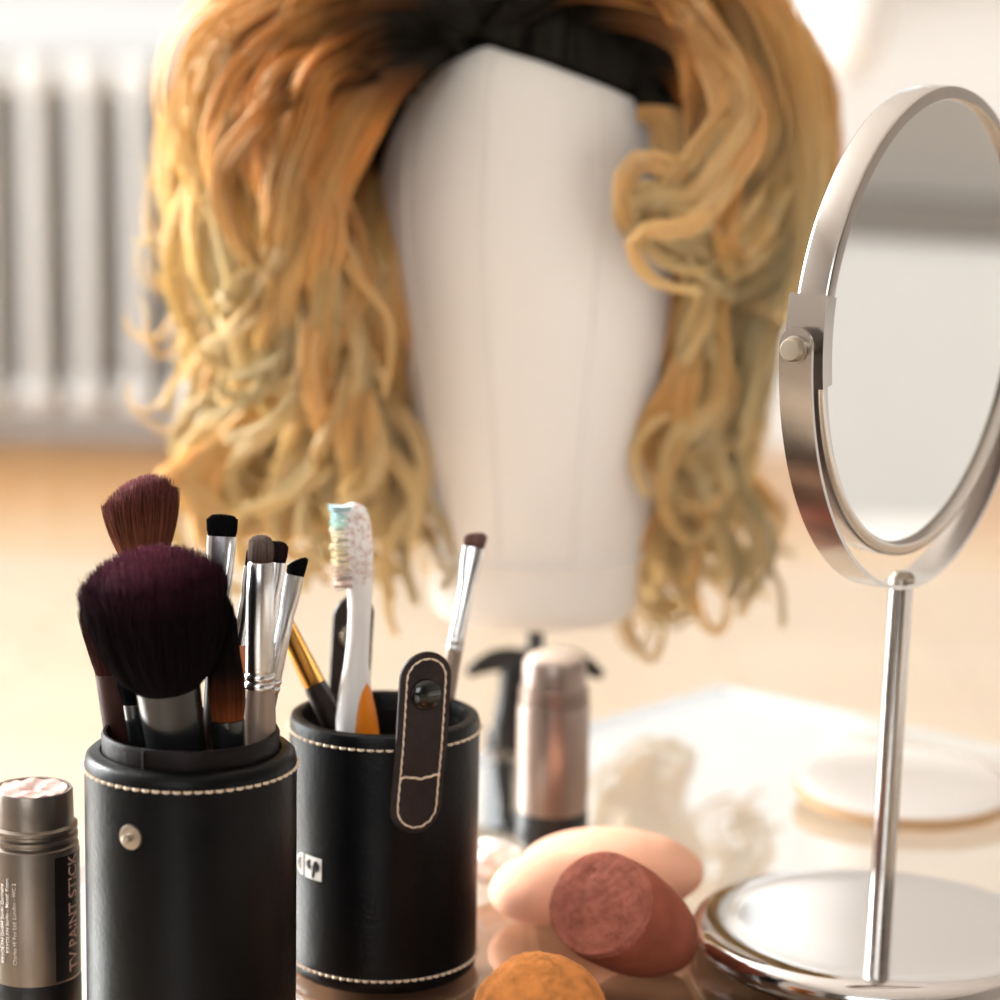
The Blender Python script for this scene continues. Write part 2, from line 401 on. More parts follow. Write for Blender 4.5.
sl = bpy.data.lights.new('added_hair_sun', 'SUN'); sl.energy = 6.0; sl.angle = math.radians(16); sl.color = (1, .97, .92)  # sun lamp added to brighten the left side of the wig
so_ = bpy.data.objects.new('added_hair_sun', sl); COL.objects.link(so_)
so_.rotation_euler = Vector((.80, -.46, -.36)).to_track_quat('-Z', 'Y').to_euler()

# ------------------------------------------------------------------ radiator
RY = 4.85
def radiator():
    x0 = aty(-75, 300, RY).x; pitch = (aty(93, 300, RY).x - aty(43, 300, RY).x)
    n = 14
    zb = FL+.07; zt = aty(50, 52, RY).z
    start = aty(43, 300, RY).x - 3*pitch
    t = thing('radiator', 'white cast iron column radiator blurred along the back wall', 'radiator', (start+pitch*n/2, RY, FL))
    T = Matrix.Translation(-Vector(t.location))
    for i in range(n):
        x = start + i*pitch
        bm = bmesh.new()
        for dy in (-.075, .0, .075):      # three tubes front to back
            tube(bm, [(x, RY+dy, zb+.03), (x, RY+dy, zb+.1), (x, RY+dy, zt-.12), (x, RY+dy, zt-.05)], [.024, .0215, .0215, .026], 14)
        box(bm, (x, RY, zt-.045), (pitch*.94, .2, .085), .032, 4)
        box(bm, (x, RY, zb+.045), (pitch*.8, .2, .07), .03, 4)
        if i in (0, n-1):
            for dy in (-.06, .06): tube(bm, [(x, RY+dy, FL), (x, RY+dy, zb+.04)], [.02, .014], 10)
        bm.transform(T); obj('column', bm, M['radiator'], t)
    bm = bmesh.new(); tube(bm, [(start-.02, RY+.02, zb+.045), (start+pitch*n-pitch+.02, RY+.02, zb+.045)], .022, 12); bm.transform(T); obj('pipe', bm, M['radiator'], t)
    return t
radiator()
# white lampshade seen past the wig on the right
lp = aty(842, 4, 4.3)
t = thing('hanging_lamp', 'white rounded hanging lampshade blurred between wig and mirror top', 'lamp', (lp.x, lp.y, lp.z))
bm = bmesh.new(); lathe(bm, [(.0, -.135)] + [(.085*math.cos(a), .135*math.sin(a)) for a in np.linspace(-1.4, 1.2, 20)] + [(.02, .14)], 40); obj('lamp_shade', bm, M['lamp'], t)
bm = bmesh.new(); tube(bm, [(0, 0, .138), (0, 0, CEIL-lp.z)], .003, 8); obj('cord', bm, M['white_paint'], t)

# ------------------------------------------------------------------ table
Cc = onz(720, 685); Aa = onz(590, 721); Bb = onz(1000, 744)
u = (Aa-Cc).normalized(); wv = (Bb-Cc).normalized()
# square the corner around its bisector
bis = (u+wv).normalized(); perp = Vector((-bis.y, bis.x, 0))
if perp.dot(u) < 0: perp = -perp
print('TABLE corner angle', math.degrees(u.angle(wv)))
u = (bis+perp).normalized(); wv = (bis-perp).normalized()
LU, LW = 1.05, .75
TH = .008
tb = thing('glass_table', 'low glass topped table under the brush cases and mirror', 'table', (0, 0, FL))
Cz = Cc.copy()
quad = [Cc, Cc+u*LU, Cc+u*LU+wv*LW, Cc+wv*LW]
bm = bmesh.new()
vt = [bm.verts.new((p.x, p.y, -FL)) for p in quad]; vb = [bm.verts.new((p.x, p.y, -FL-TH)) for p in quad]
bm.faces.new(vt); bm.faces.new(vb[::-1])
for i in range(4):
    f = bm.faces.new((vt[i], vb[i], vb[(i+1) % 4], vt[(i+1) % 4])); f.material_index = 1
bm.faces.ensure_lookup_table()
obj('tabletop', bm, [M['table_glass'], M['glass_edge']], tb, False)
ax = math.atan2(u.y, u.x); rz = Matrix.Rotation(ax, 3, 'Z')
sgn = 1 if (rz @ Vector((0, 1, 0))).dot(wv) > 0 else -1
mid = Vector((.025, .79, 0))
bm = bmesh.new(); box(bm, (mid.x, mid.y, (-FL-TH)/2), (.26, .26, -FL-TH), .004, 2, None)
bmesh.ops.rotate(bm, cent=(mid.x, mid.y, 0), matrix=rz, verts=bm.verts[:])
obj('pedestal', bm, M['dark_wood'], tb, False)
print('TABLE', [tuple(round(x, 3) for x in p) for p in quad])

# ------------------------------------------------------------------ leather cases
def ring_thread(bm, R, z, n, amp=.00062, r=.00046, zf=None):
    pts = []; N = n*10
    for i in range(N):
        a = 2*PI*i/N; k = 0
        rr = R + amp*(.05 + 1.0*math.cos(n*a))
        pts.append((rr*math.cos(a), rr*math.sin(a), z + (zf(a) if zf else 0)))
    tube(bm, pts, r, 6, closed=True)
cl = at(191, 752, .796); cl = Vector((cl.x, cl.y, 0)); ZL = .106
print('LEFT CASE', cl, onz(191, 752, ZL))
case = thing('brush_case', 'round black leather brush case with a metal snap stud and raised inner collar', 'brush case', cl)
R1 = .0350
bm = bmesh.new()
lathe(bm, [(0, .0), (R1-.002, 0), (R1-.0004, .0015), (R1, .004), (R1, ZL-.004), (R1-.0005, ZL-.0015), (R1-.0022, ZL), (R1-.005, ZL+.0002), (R1-.0058, ZL-.001), (R1-.0058, .006), (0, .006)], 128, False, False)
obj('body', bm, M['leather'], case)
bm = bmesh.new(); RC = .0292
lathe(bm, [(RC-.0002, ZL-.02), (RC, ZL), (RC+.0002, ZL+.0052), (RC-.0004, ZL+.0064), (RC-.0014, ZL+.0064), (RC-.002, ZL+.0052), (RC-.002, .0065), (RC-.0002, .0065)], 128, False, False)
bm2 = bm
# overlap seam of the lining strip
sa = math.radians(-113)
tube(bm, [((RC+.0004)*math.cos(sa), (RC+.0004)*math.sin(sa), z) for z in np.linspace(ZL-.001, ZL+.0058, 5)], .0006, 6)
obj('collar', bm, M['leather_brown'], case)
bm = bmesh.new(); ring_thread(bm, R1, ZL-.0052, 64); obj('stitching', bm, M['thread'], case)
bm = bmesh.new(); ring_thread(bm, R1, .006, 74); obj('stitching', bm, M['thread'], case)
# snap stud at photo position (131, 837)
def cyl_point(c, R, px, py):
    r = ray(px, py); ox, oy = CP.x-c.x, CP.y-c.y
    a = r.x**2+r.y**2; b = 2*(ox*r.x+oy*r.y); cc = ox*ox+oy*oy-R*R
    disc = max(b*b-4*a*cc, 0); s = (-b-math.sqrt(disc))/(2*a)
    return CP + r*s
p = cyl_point(cl, R1, 131, 837); nrm = Vector((p.x-cl.x, p.y-cl.y, 0)).normalized()
st = bmesh.new()
lathe(st, [(0, -.0008), (.0040, -.0008), (.0042, .0002), (.0040, .0007), (.0036, .0008), (.0020, .0007), (.0014, .0007), (.0010, .0012), (.0010, .0024), (.0014, .0030), (.0013, .0036), (.0008, .0039), (0, .0039)], 40, False, False)
st.transform(Matrix.Translation(p-cl) @ frame_z((0, 0, 0), nrm, (0, 0, 1)))
obj('snap_stud', st, M['nickel'], case)['label'] = 'nickel snap stud'

cr = at(385, 715, .884); cr = Vector((cr.x, cr.y, 0)); ZR = .0965
lid = thing('brush_case', 'round black leather case with standing snap straps holding a toothbrush', 'brush case', cr)
lid.name = 'strap_case'
bm = bmesh.new(); 
lathe(bm, [(0, 0), (R1-.002, 0), (R1-.0004, .0015), (R1, .004), (R1, ZR-.003), (R1-.0006, ZR-.0008), (R1-.0022, ZR), (R1-.0044, ZR-.0004), (R1-.0052, ZR-.003), (R1-.0054, .006), (0, .006)], 128, False, False)
obj('body', bm, M['leather'], lid)
bm = bmesh.new()
lathe(bm, [(R1-.0055, .007), (R1-.0057, ZR-.006), (R1-.006, ZR-.0068), (R1-.0066, ZR-.006), (R1-.0066, .007)], 96, False, False); obj('lining', bm, M['leather_brown'], lid)
bm = bmesh.new(); ring_thread(bm, R1, ZR-.0052, 64); obj('stitching', bm, M['thread'], lid)
bm = bmesh.new(); ring_thread(bm, R1, .0055, 74); obj('stitching', bm, M['thread'], lid)
def strap(px, bot_z, top_z, wdt, front, thick=.0022, lean=0.0):
    """a leather strap lying on the wall of the case and standing up over its rim; local frame of the case"""
    if front:
        q = cyl_point(cr, R1, px, 800); n = Vector((q.x-cr.x, q.y-cr.y, 0)).normalized()
    else:
        q = Vector(at(px, 690, .917)); n = Vector((q.x-cr.x, q.y-cr.y, 0)).normalized()
    s = Vector((-n.y, n.x, 0)); 
    if s.x < 0: s = -s
    hw = wdt/2
    NZ = 44
    def outline(off=0.0):
        L = []
        zs0, zs1 = bot_z+hw, top_z-hw
        for a in np.linspace(PI, 2*PI, 17): L.append(((hw-off)*math.cos(a), zs0+(hw-off)*math.sin(a)))
        for z in np.linspace(zs0, zs1, 18)[1:-1]: L.append((hw-off, z))
        for a in np.linspace(0, PI, 17): L.append(((hw-off)*math.cos(a), zs1+(hw-off)*math.sin(a)))
        for z in np.linspace(zs1, zs0, 18)[1:-1]: L.append((-(hw-off), z))
        return L
    def place(uu, z, out):
        # lies tangentially on the wall; bends with it, straight above the rim and leaning
        R = R1 + out
        k = min(1.0, max(0.0, (z-(ZR-.02))/.02)); ang = uu/R1*(1-.55*k)
        base = n*(R*math.cos(ang)) + s*(uu*k*.55 + R*math.sin(ang)*(1 if k < 1 else 1))
        if k >= 1: base = n*(R*math.cos(ang)) + s*(uu*.55+R*math.sin(ang))
        ex = max(0, z-ZR+.004)
        base = n*(base.dot(n)) + s*(uu if True else 0)*1.0
        return base + n*(lean*ex) + s*(.07*(z-bot_z)) + Vector((0, 0, z))
    bm = bmesh.new()
    L = outline()
    Li = outline(hw*.18); Lm = outline(hw*.99)
    def loop(LL, out): return [bm.verts.new(place(uu, z, out)) for uu, z in LL]
    A0 = loop(L, .0002); A1 = loop(L, thick*.75); A2 = loop(Li, thick); 
    n_ = len(L)
    for X, Y in ((A0, A1), (A1, A2)):
        for i in range(n_):
            j = (i+1) % n_; bm.faces.new((X[i], X[j], Y[j], Y[i]))
    # bridge across as ladder so that it follows the wall
    def ladder(V):
        # pair left and right sides
        idx = list(range(n_))
        # bottom arc 0..16, right 17..32, top arc 33..49, left 50..65
        right = list(range(8, 42)); left = [(8 - k) % n_ for k in range(0, 34)]
        for k in range(33):
            a, b, c, d = right[k], right[k+1], left[k+1], left[k]
            q4 = []
            for t_ in (a, b, c, d):
                if V[t_] not in q4: q4.append(V[t_])
            if len(q4) >= 3:
                try: bm.faces.new(q4)
                except ValueError: pass
    ladder(A2); ladder(A0[:])
    o = obj('strap', bm, M['strap_leather'], lid)
    # stitching: a dashed thread around the strap and across it
    bm = bmesh.new(); T_ = outline(hw*.24)
    # resample evenly
    P_ = [Vector((uu, z, 0)) for uu, z in T_]; P_.append(P_[0]); seg = [0]
    for a, b in zip(P_, P_[1:]): seg.append(seg[-1]+(b-a).length)
    total = seg[-1]; N = 420; nst = int(total/.0033); pts = []
    for i in range(N):
        l = total*i/N; k = max(j for j in range(len(seg)) if seg[j] <= l + 1e-12); k = min(k, len(P_)-2)
        f = (l-seg[k])/max(seg[k+1]-seg[k], 1e-9); q = P_[k].lerp(P_[k+1], f)
        pts.append(place(q.x, q.y, thick+.0003*(.2+1.3*math.cos(2*PI*nst*i/N))))
    tube(bm, pts, .00036, 6, closed=True)
    obj('stitching', bm, M['thread'], o)
    if front:
        bm = bmesh.new(); zc = bot_z + .0205; N = 60; hw2 = hw*.78
        pts = [place(-hw2+2*hw2*i/(N-1), zc+.0004*math.sin(9*i/N), thick+.0004*(.3+1.3*math.cos(2*PI*4*i/N))) for i in range(N)]
        tube(bm, pts, .00045, 6); obj('stitching', bm, M['thread'], o)
    return o, place, n
zst = lambda py: None
# front strap: photo x 397..447, y 650..830
qb = cyl_point(cr, R1, 418, 826); 
so, place, n = strap(414, qb.z-.002, ZR+.0300, .0190, True, lean=-.06)
cz = ZR+.0150
bm = bmesh.new(); lathe(bm, [(0, -.001), (.0056, -.001), (.0057, .0006), (.0049, .0017), (.0025, .0024), (0, .0026)], 40, False, False)
bm.transform(Matrix.Translation(place(0, cz, .0022)) @ frame_z((0, 0, 0), n, (0, 0, 1)))
obj('snap_cap', bm, M['black_plastic'], so)['label'] = 'glossy black snap cap'
so, place, n = strap(345, ZR-.012, ZR+.0365, .0165, False, lean=.03)
bm = bmesh.new(); lathe(bm, [(.0022, .0012), (.0026, .0016), (.0044, .0014), (.0048, .0004), (.0048, -.0006), (.0022, -.0006), (.0022, .0012)], 40, False, False)
bm.transform(Matrix.Translation(place(-.0012, ZR+.0212, -.0006)) @ frame_z((0, 0, 0), -n, (0, 0, 1)))
obj('snap_socket', bm, M['nickel'], so)['label'] = 'nickel ring snap socket'

def wrap_poly(bm, c, R, polys, px, py, sx, sy, tilt=0, th=.0002):
    pass
# printed mark on the right case: a D outline and a pale square with a dark leaf
def on_case(c, R, a0, z0, pts, lift):
    out = []
    for uu, vv in pts:
        a = a0 + uu/R
        out.append(Vector(((R+lift)*math.cos(a), (R+lift)*math.sin(a), z0+vv)))
    return out
pm = cyl_point(cr, R1, 313, 868); a0 = math.atan2(pm.y-cr.y, pm.x-cr.x); z0 = pm.z
def plate(bm, pts2, lift, th=.00012):
    # subdivide wide shapes: fan from centroid
    T = on_case(cr, R1, a0, z0, pts2, lift); cx = sum(p[0] for p in pts2)/len(pts2); cy = sum(p[1] for p in pts2)/len(pts2)
    cc = bm.verts.new(on_case(cr, R1, a0, z0, [(cx, cy)], lift)[0]); vs = [bm.verts.new(p) for p in T]
    vs2 = [bm.verts.new(p) for p in on_case(cr, R1, a0, z0, pts2, lift-th*3)]
    for i in range(len(vs)):
        j = (i+1) % len(vs); bm.faces.new((cc, vs[i], vs[j])); bm.faces.new((vs[j], vs[i], vs2[i], vs2[j]))
def rect(x0, y0, x1, y1, n=6):
    L = [(x0+(x1-x0)*i/n, y0) for i in range(n)] + [(x1, y0+(y1-y0)*i/n) for i in range(n)] + [(x1-(x1-x0)*i/n, y1) for i in range(n)] + [(x0, y1-(y1-y0)*i/n) for i in range(n)]
    return L
bm = bmesh.new(); plate(bm, rect(-.0044, -.0042, .0044, .0042), .0002)
sq = obj('printed_mark', bm, M['print_white'], lid, False)
bm = bmesh.new()
def leafs():
    plate(bm, [(-.0004, -.0036), (.0006, -.0036), (.0014, .0004), (.0009, .0026), (-.0002, .0004)], .0004)
    for sgx in (-1, 1):
        plate(bm, [(sgx*.0006, .0002), (sgx*.0022, -.0010), (sgx*.0034, .0004), (sgx*.0032, .0020), (sgx*.0020, .0030), (sgx*.0008, .0026), (sgx*.0016, .0014)], .0004)
leafs(); obj('leaf_mark', bm, M['leather'], sq, False)
bm = bmesh.new()
dpts = []
for a in np.linspace(PI/2, 3*PI/2, 15): dpts.append((-.0058+.0042*math.cos(a)*1.15, .0042*math.sin(a)))
outer = [(-.0058, .0042)] + dpts + [(-.0058, -.0042)]
ring = dpts; N = len(ring)
Vo = [bm.verts.new(p) for p in on_case(cr, R1, a0, z0, [(x, y) for x, y in ring], .0002)]
Vi = [bm.verts.new(p) for p in on_case(cr, R1, a0, z0, [(-.0068+(x+.0058)*.62, y*.66) for x, y in ring], .0002)]
for i in range(N-1): bm.faces.new((Vo[i], Vo[i+1], Vi[i+1], Vi[i]))
bm.faces.new((Vo[-1], Vo[0], Vi[0], Vi[-1]))
r_ = bmesh.ops.extrude_face_region(bm, geom=bm.faces[:])
for v in [g for g in r_['geom'] if isinstance(g, bmesh.types.BMVert)]:
    d = Vector((v.co.x, v.co.y, 0)).normalized(); v.co -= d*.0004
obj('printed_letter', bm, M['print_white'], lid, False)

# ------------------------------------------------------------------ brushes
CENTERS = {'L': (cl, .0272, .0068), 'R': (cr, .0285, .0068)}
GB = 'makeup brushes standing in the black cases'
def brush(label, tip, dt, low, by, case_key, name='makeup_brush', spec=None, xh=None):
    """tip, low: photo points on the brush axis at depths dt, dl; carried on down to the case floor"""
    A = at(*tip, dt); c, rr, z = CENTERS[case_key]
    lo, hi = dt-.12, dt+.12
    for _ in range(50):              # depth of the low point so that the foot stands at `by` inside the case
        dl = (lo+hi)/2; B = at(*low, dl); k = (A.z-z)/(A.z-B.z); bot = A + (B-A)*k
        if bot.y - c.y < by: lo = dl
        else: hi = dl
    off = Vector((bot.x-c.x, bot.y-c.y, 0))
    print('BRUSH', label[:40], 'bottom off cm', round(off.x*100, 2), round(off.y*100, 2), 'len', round((A-bot).length*100, 1))
    kk = (ZL+.006-bot.z)/(A.z-bot.z); qq = bot+(A-bot)*kk-c; print('   at rim off', round(qq.x*100, 2), round(qq.y*100, 2))
    d = (A-bot); L = d.length
    viewx = Vector((1, 0, 0)) if xh is None else Vector(xh)
    mw = frame_z(bot, d, viewx)
    t = thing(name, label, 'makeup brush', group=GB, mw=mw)
    return t, L
def bristles(parent, m, z0, rings, n, rad, spread=1.0, jit=.0006, topj=.0012, npt=8, core=True):
    """rings: (f, rx, ry): outline of the tuft, f from 0 (root) to 1 (tip), lengths in metres; last ring's height is `h`"""
    f_, rx_, ry_, zz_ = (np.array([r[k] for r in rings]) for k in range(4))
    s = np.sqrt(RNG.random(n)); s[: n//2] = .93 + .07*RNG.random(n//2)
    a = RNG.random(n)*2*PI
    ff = np.linspace(0, 1, npt)[None, :]
    # each strand runs at constant (s, a); inner strands rise to the crown
    H = np.interp(1, f_, zz_)
    crown = np.interp(1-0, f_, zz_)
    end = np.ones(n)
    # strand end: inner ones go to f=1, outer ones stop where outline closes
    fmax = np.interp(1-s, [0, .25, 1], [.0, .35, 1.0])
    P = np.zeros((n, npt, 3))
    fend = .70 + .30*np.sqrt(np.maximum(0, 1-s**2)) - RNG.random(n)*.03
    ft = ff*fend[:, None]
    # radius of body without the closing dome
    rx = np.interp(ft, f_, rx_); ry = np.interp(ft, f_, ry_); z = np.interp(ft, f_, zz_)
    rbx = np.interp(np.minimum(ft, .7), f_, rx_); rby = np.interp(np.minimum(ft, .7), f_, ry_)
    P[:, :, 0] = rbx*(s*np.cos(a))[:, None]; P[:, :, 1] = rby*(s*np.sin(a))[:, None]; P[:, :, 2] = z0 + z
    dev = RNG.normal(size=(n, 1, 2))*jit
    P[:, :, :2] += dev*(ff**1.5)[:, :, None]
    rad_ = np.broadcast_to(rad*(1-.55*ff), (n, npt)).copy()
    me = strands_mesh('bristles', P, rad_, np.broadcast_to(ft, (n, npt)).copy(), RNG.random(n))
    if core:
        bm = bmesh.new(); bm.from_mesh(me)
        la = bm.verts.layers.float.get('along'); lt = bm.verts.layers.float.get('tone')
        before = set(bm.verts)
        R = loft(bm, [(max(rx*.88, 1e-5), max(ry*.88, 1e-5), z0+z*.94) for f, rx, ry, z in rings], 28)
        for (f, *_), ringv in zip(rings, R):
            for v in ringv: v[la] = f*.95; v[lt] = .35
        bm.to_mesh(me); bm.free()
    return link('bristles', me, m, parent)
def dome_rings(r0, rmax, ry0, rymax, h, closed=.7):
    L = []
    for f in np.linspace(0, .7, 7):
        k = math.sin(f/.7*PI/2)**(closed if closed < .7 else 1.0)
        L.append((f, r0+(rmax-r0)*k, ry0+(rymax-ry0)*k, h*f))
    for f in np.linspace(.74, 1, 9):
        k = math.sqrt(max(0, 1-((f-.7)/.3)**2)); L.append((f, rmax*k, rymax*k, h*f))
    return L
def lathe_part(name, prof, m, parent, segs=32, sy=1.0):
    bm = bmesh.new(); loft(bm, [(max(r, 1e-5), max(r*(q[2] if len(q) > 2 else 1)*sy, 1e-5), z) for q in prof for r, z in [q[:2]]], segs)
    return obj(name, bm, m, parent)
def flat_brush(label, tip, dt, low, dl, key, bw, bh, fw, fl, flat_len, hr, hm, bm_, fm, slant=0, thick=.35, collar=True, xh=None, hlen=None):
    """flat ferrule brush: bw/bh bristle half-width and height, fw ferrule half width at the lips, fl ferrule length, hr ferrule round radius"""
    t, L = brush(label, tip, dt, low, dl, key, xh=xh)
    zt = L; zf = L-bh; zb = zf-fl
    # handle
    prof = [(hr*.45, 0), (hr*.75, .004), (hr*.9, .02), (hr*1.12, zb*.55), (hr*1.15, zb*.8), (hr*1.0, zb)]
    lathe_part('handle', prof, hm, t, 24)
    prof = []
    bm = bmesh.new(); rings = []
    if collar:
        rings += [(hr*1.0, hr, zb), (hr*1.12, hr*1.12, zb+.001), (hr*1.12, hr*1.12, zb+.002), (hr*.98, hr*.98, zb+.0026), (hr*1.12, hr*1.12, zb+.0034), (hr*1.1, hr*1.1, zb+.0044), (hr*.98, hr*.98, zb+.005)]
    else: rings += [(hr*1.02, hr*1.02, zb)]
    for k in np.linspace(.12, 1, 18):
        z = zb + fl*k
        s = max(0, (z-(zf-flat_len))/flat_len); s = s*s*(3-2*s)
        wst = 1-.10*math.exp(-((s-.30)/.16)**2); s2 = s**.6
        rings.append(((hr*(1-.06*k)*(1-s)+fw*s)*wst, hr*(1-.06*k)*(1-s2)+fw*thick*s2, z))
    rings.append((fw*.92, fw*thick*.8, zf)); rings.append((fw*.9, fw*thick*.7, zf-.002))
    loft(bm, rings, 32, True, True); obj('ferrule', bm, fm, t)
    n = 500
    rr = [(0, fw*.9, fw*thick*.7, 0), (.3, bw, fw*thick*.8, bh*.3), (.7, bw, fw*thick*.6, bh*.7), (.85, bw*.96, fw*thick*.45, bh*.88), (.96, bw*.85, fw*thick*.3, bh*.97), (1, bw*.6, fw*thick*.1, bh)]
    b = bristles(t, bm_, zf-.0005, rr, n, .00012, jit=.00015)
    if slant:
        me = b.data
        for v in me.vertices:
            k = max(0, v.co.z-zf)/bh; v.co.z += slant*k*v.co.x
    return t
# big powder brush
t, L = brush('large fluffy dark plum powder brush with a glossy black ferrule', (147, 545), .764, (177, 748), .003, 'L')
hh = .0475; zf = L-hh
lathe_part('handle', [(.004, 0), (.006, .004), (.0075, .02), (.0085, zf-.028)], M['black_plastic'], t)
lathe_part('ferrule', [(.0078, zf-.030), (.0092, zf-.0285), (.0096, zf-.025), (.0104, zf-.004), (.0106, zf), (.0098, zf)], M['black_gloss'], t, 48)
bristles(t, M['br_powder'], zf-.001, dome_rings(.0105, .0226, .0105, .0205, hh, .55), 9500, .00014, jit=.0011)
# tall angled brush behind it
t, L = brush('tall slanted brown blush brush standing behind the powder brush', (139, 474), .835, (152, 700), .019, 'L')
hh = .032; zf = L-hh
lathe_part('handle', [(.003, 0), (.005, .01), (.0062, zf-.03)], M['redwood'], t)
lathe_part('ferrule', [(.0062, zf-.032), (.0068, zf-.031), (.0072, zf, .75), (.006, zf, .75)], M['black_gloss'], t)
b = bristles(t, M['br_brown'], zf-.001, dome_rings(.0064, .0126, .0045, .0085, hh*1.02), 3200, .00013, jit=.0008)
for v in b.data.vertices:
    k = max(0, v.co.z-zf)/hh; v.co.z += .30*k*k*v.co.x; v.co.x += .0
# brown brush at the left edge
t, L = brush('dark red-brown brush flaring out at the left of the powder brush', (105, 584), .797, (124, 742), .004, 'L')
hh = .030; zf = L-hh
lathe_part('handle', [(.003, 0), (.0045, .01), (.0056, zf-.03), (.0058, zf-.024)], M['redwood'], t)
lathe_part('ferrule', [(.0058, zf-.026), (.0062, zf-.025), (.0068, zf), (.006, zf)], M['redwood'], t)
bristles(t, M['br_side'], zf-.001, dome_rings(.0064, .0092, .0055, .0075, hh), 1800, .00013, jit=.0006)
# orange handled brush, mostly hidden
t, L = brush('thin orange-handled brush half hidden left of the powder brush ferrule', (128, 668), .789, (140, 748), -.004, 'L')
hh = .012; zf = L-hh
lathe_part('handle', [(.002, 0), (.0026, .01), (.0029, zf-.019)], M['orange_wood'], t)
lathe_part('ferrule', [(.0029, zf-.020), (.0033, zf-.019), (.0034, zf), (.003, zf)], M['black_gloss'], t)
bristles(t, M['br_black'], zf-.001, dome_rings(.003, .0042, .003, .0036, hh), 500, .00012, jit=.0002)
# flat black topped brush
flat_brush('flat square-topped black brush with a wide silver ferrule', (223, 512), .812, (217, 640), .012, 'L', .0052, .0082, .0050, .040, .034, .0032, M['dark_handle'], M['br_black'], M['silver'], thick=.34)
# dark brush with rusty root
t, L = brush('narrow black brush fading to rust brown at right of the powder brush', (222, 591), .778, (229, 742), -.007, 'L')
hh = .042; zf = L-hh
lathe_part('handle', [(.003, 0), (.004, .01), (.0048, zf-.026)], M['black_plastic'], t)
lathe_part('ferrule', [(.0048, zf-.028), (.0052, zf-.027), (.0054, zf-.001), (.0048, zf-.001)], M['black_gloss'], t)
bristles(t, M['br_two'], zf-.001, [(0, .005, .004, 0), (.15, .0062, .005, hh*.15), (.35, .0058, .0046, hh*.35), (.55, .0046, .004, hh*.55), (.7, .0042, .0036, hh*.72), (.82, .0038, .003, hh*.85), (.92, .0028, .002, hh*.95), (1, .001, .001, hh)], 1500, .00012, jit=.0003)
# slim silver brush with copper handle
flat_brush('slim silver brush with a copper-orange handle behind the grey-tipped brush', (257, 546), .812, (240, 650), .016, 'L', .0030, .0070, .0032, .027, .017, .0030, M['orange_wood'], M['br_darkbrown'], M['silver'], thick=.5, collar=False)
# dark brown short brush
flat_brush('small dark brown brush peeking out right of the grey-tipped brush', (278, 539), .822, (266, 660), .021, 'L', .0038, .0080, .0036, .032, .02, .0029, M['dark_handle'], M['br_darkbrown'], M['silver'], thick=.5)
# pencil brush
t, L = brush('round grey-tipped pencil brush with a thick silver ferrule and taupe handle', (261, 532), .784, (259, 746), -.001, 'L')
hh = .0098; zf = L-hh; fr = .0048; fl = .0425; zb = zf-fl
lathe_part('handle', [(.003, 0), (.0045, .006), (.0052, zb*.6), (.0056, zb-.012), (.0050, zb)], M['taupe'], t)
lathe_part('ferrule', [(.0049, zb), (.0051, zb+.0006), (.0051, zb+.002), (.0046, zb+.0026), (.0051, zb+.0034), (.0051, zb+.0048), (.0046, zb+.0054), (.0049, zb+.0064), (.0047, zf-.01), (.0043, zf-.0006), (.0040, zf)], M['silver'], t, 40)
bristles(t, M['br_grey'], zf-.001, [(0, .0038, .0038, 0), (.3, .0043, .0043, hh*.35), (.6, .0041, .0041, hh*.62), (.7, .0038, .0038, hh*.74), (.85, .0029, .0029, hh*.9), (.95, .0017, .0017, hh*.98), (1, .0004, .0004, hh)], 1400, .00012, jit=.00012)
# slanted eyeliner brush
flat_brush('angled black eyeliner brush with a crimped silver ferrule leaning right', (299, 557), .795, (271, 690), .006, 'L', .0031, .0062, .0031, .0405, .022, .0027, M['taupe'], M['br_black'], M['silver'], slant=.75, thick=.36)
# brushes in the right case
t, L = brush('dark-handled brush with a gold ferrule leaning left in the strap case', (262, 578), .868, (330, 716), .004, 'R')
hh = .010; zf = L-hh
lathe_part('handle', [(.002, 0), (.0032, .01), (.0042, zf*.55), (.0044, zf-.036), (.0040, zf-.033)], M['dark_handle'], t)
lathe_part('ferrule', [(.0040, zf-.034), (.0042, zf-.0335), (.0036, zf-.012), (.0032, zf), (.003, zf)], M['gold'], t)
bristles(t, M['br_darkbrown'], zf-.001, dome_rings(.003, .0036, .003, .0034, hh), 500, .00012, jit=.0002)
flat_brush('flat mauve-tipped brush with silver ferrule alone at right of the strap case', (477, 531), .905, (449, 680), .008, 'R', .0040, .0062, .0040, .0400, .022, .0031, M['taupe'], M['br_mauve'], M['silver'], slant=.25, thick=.36)

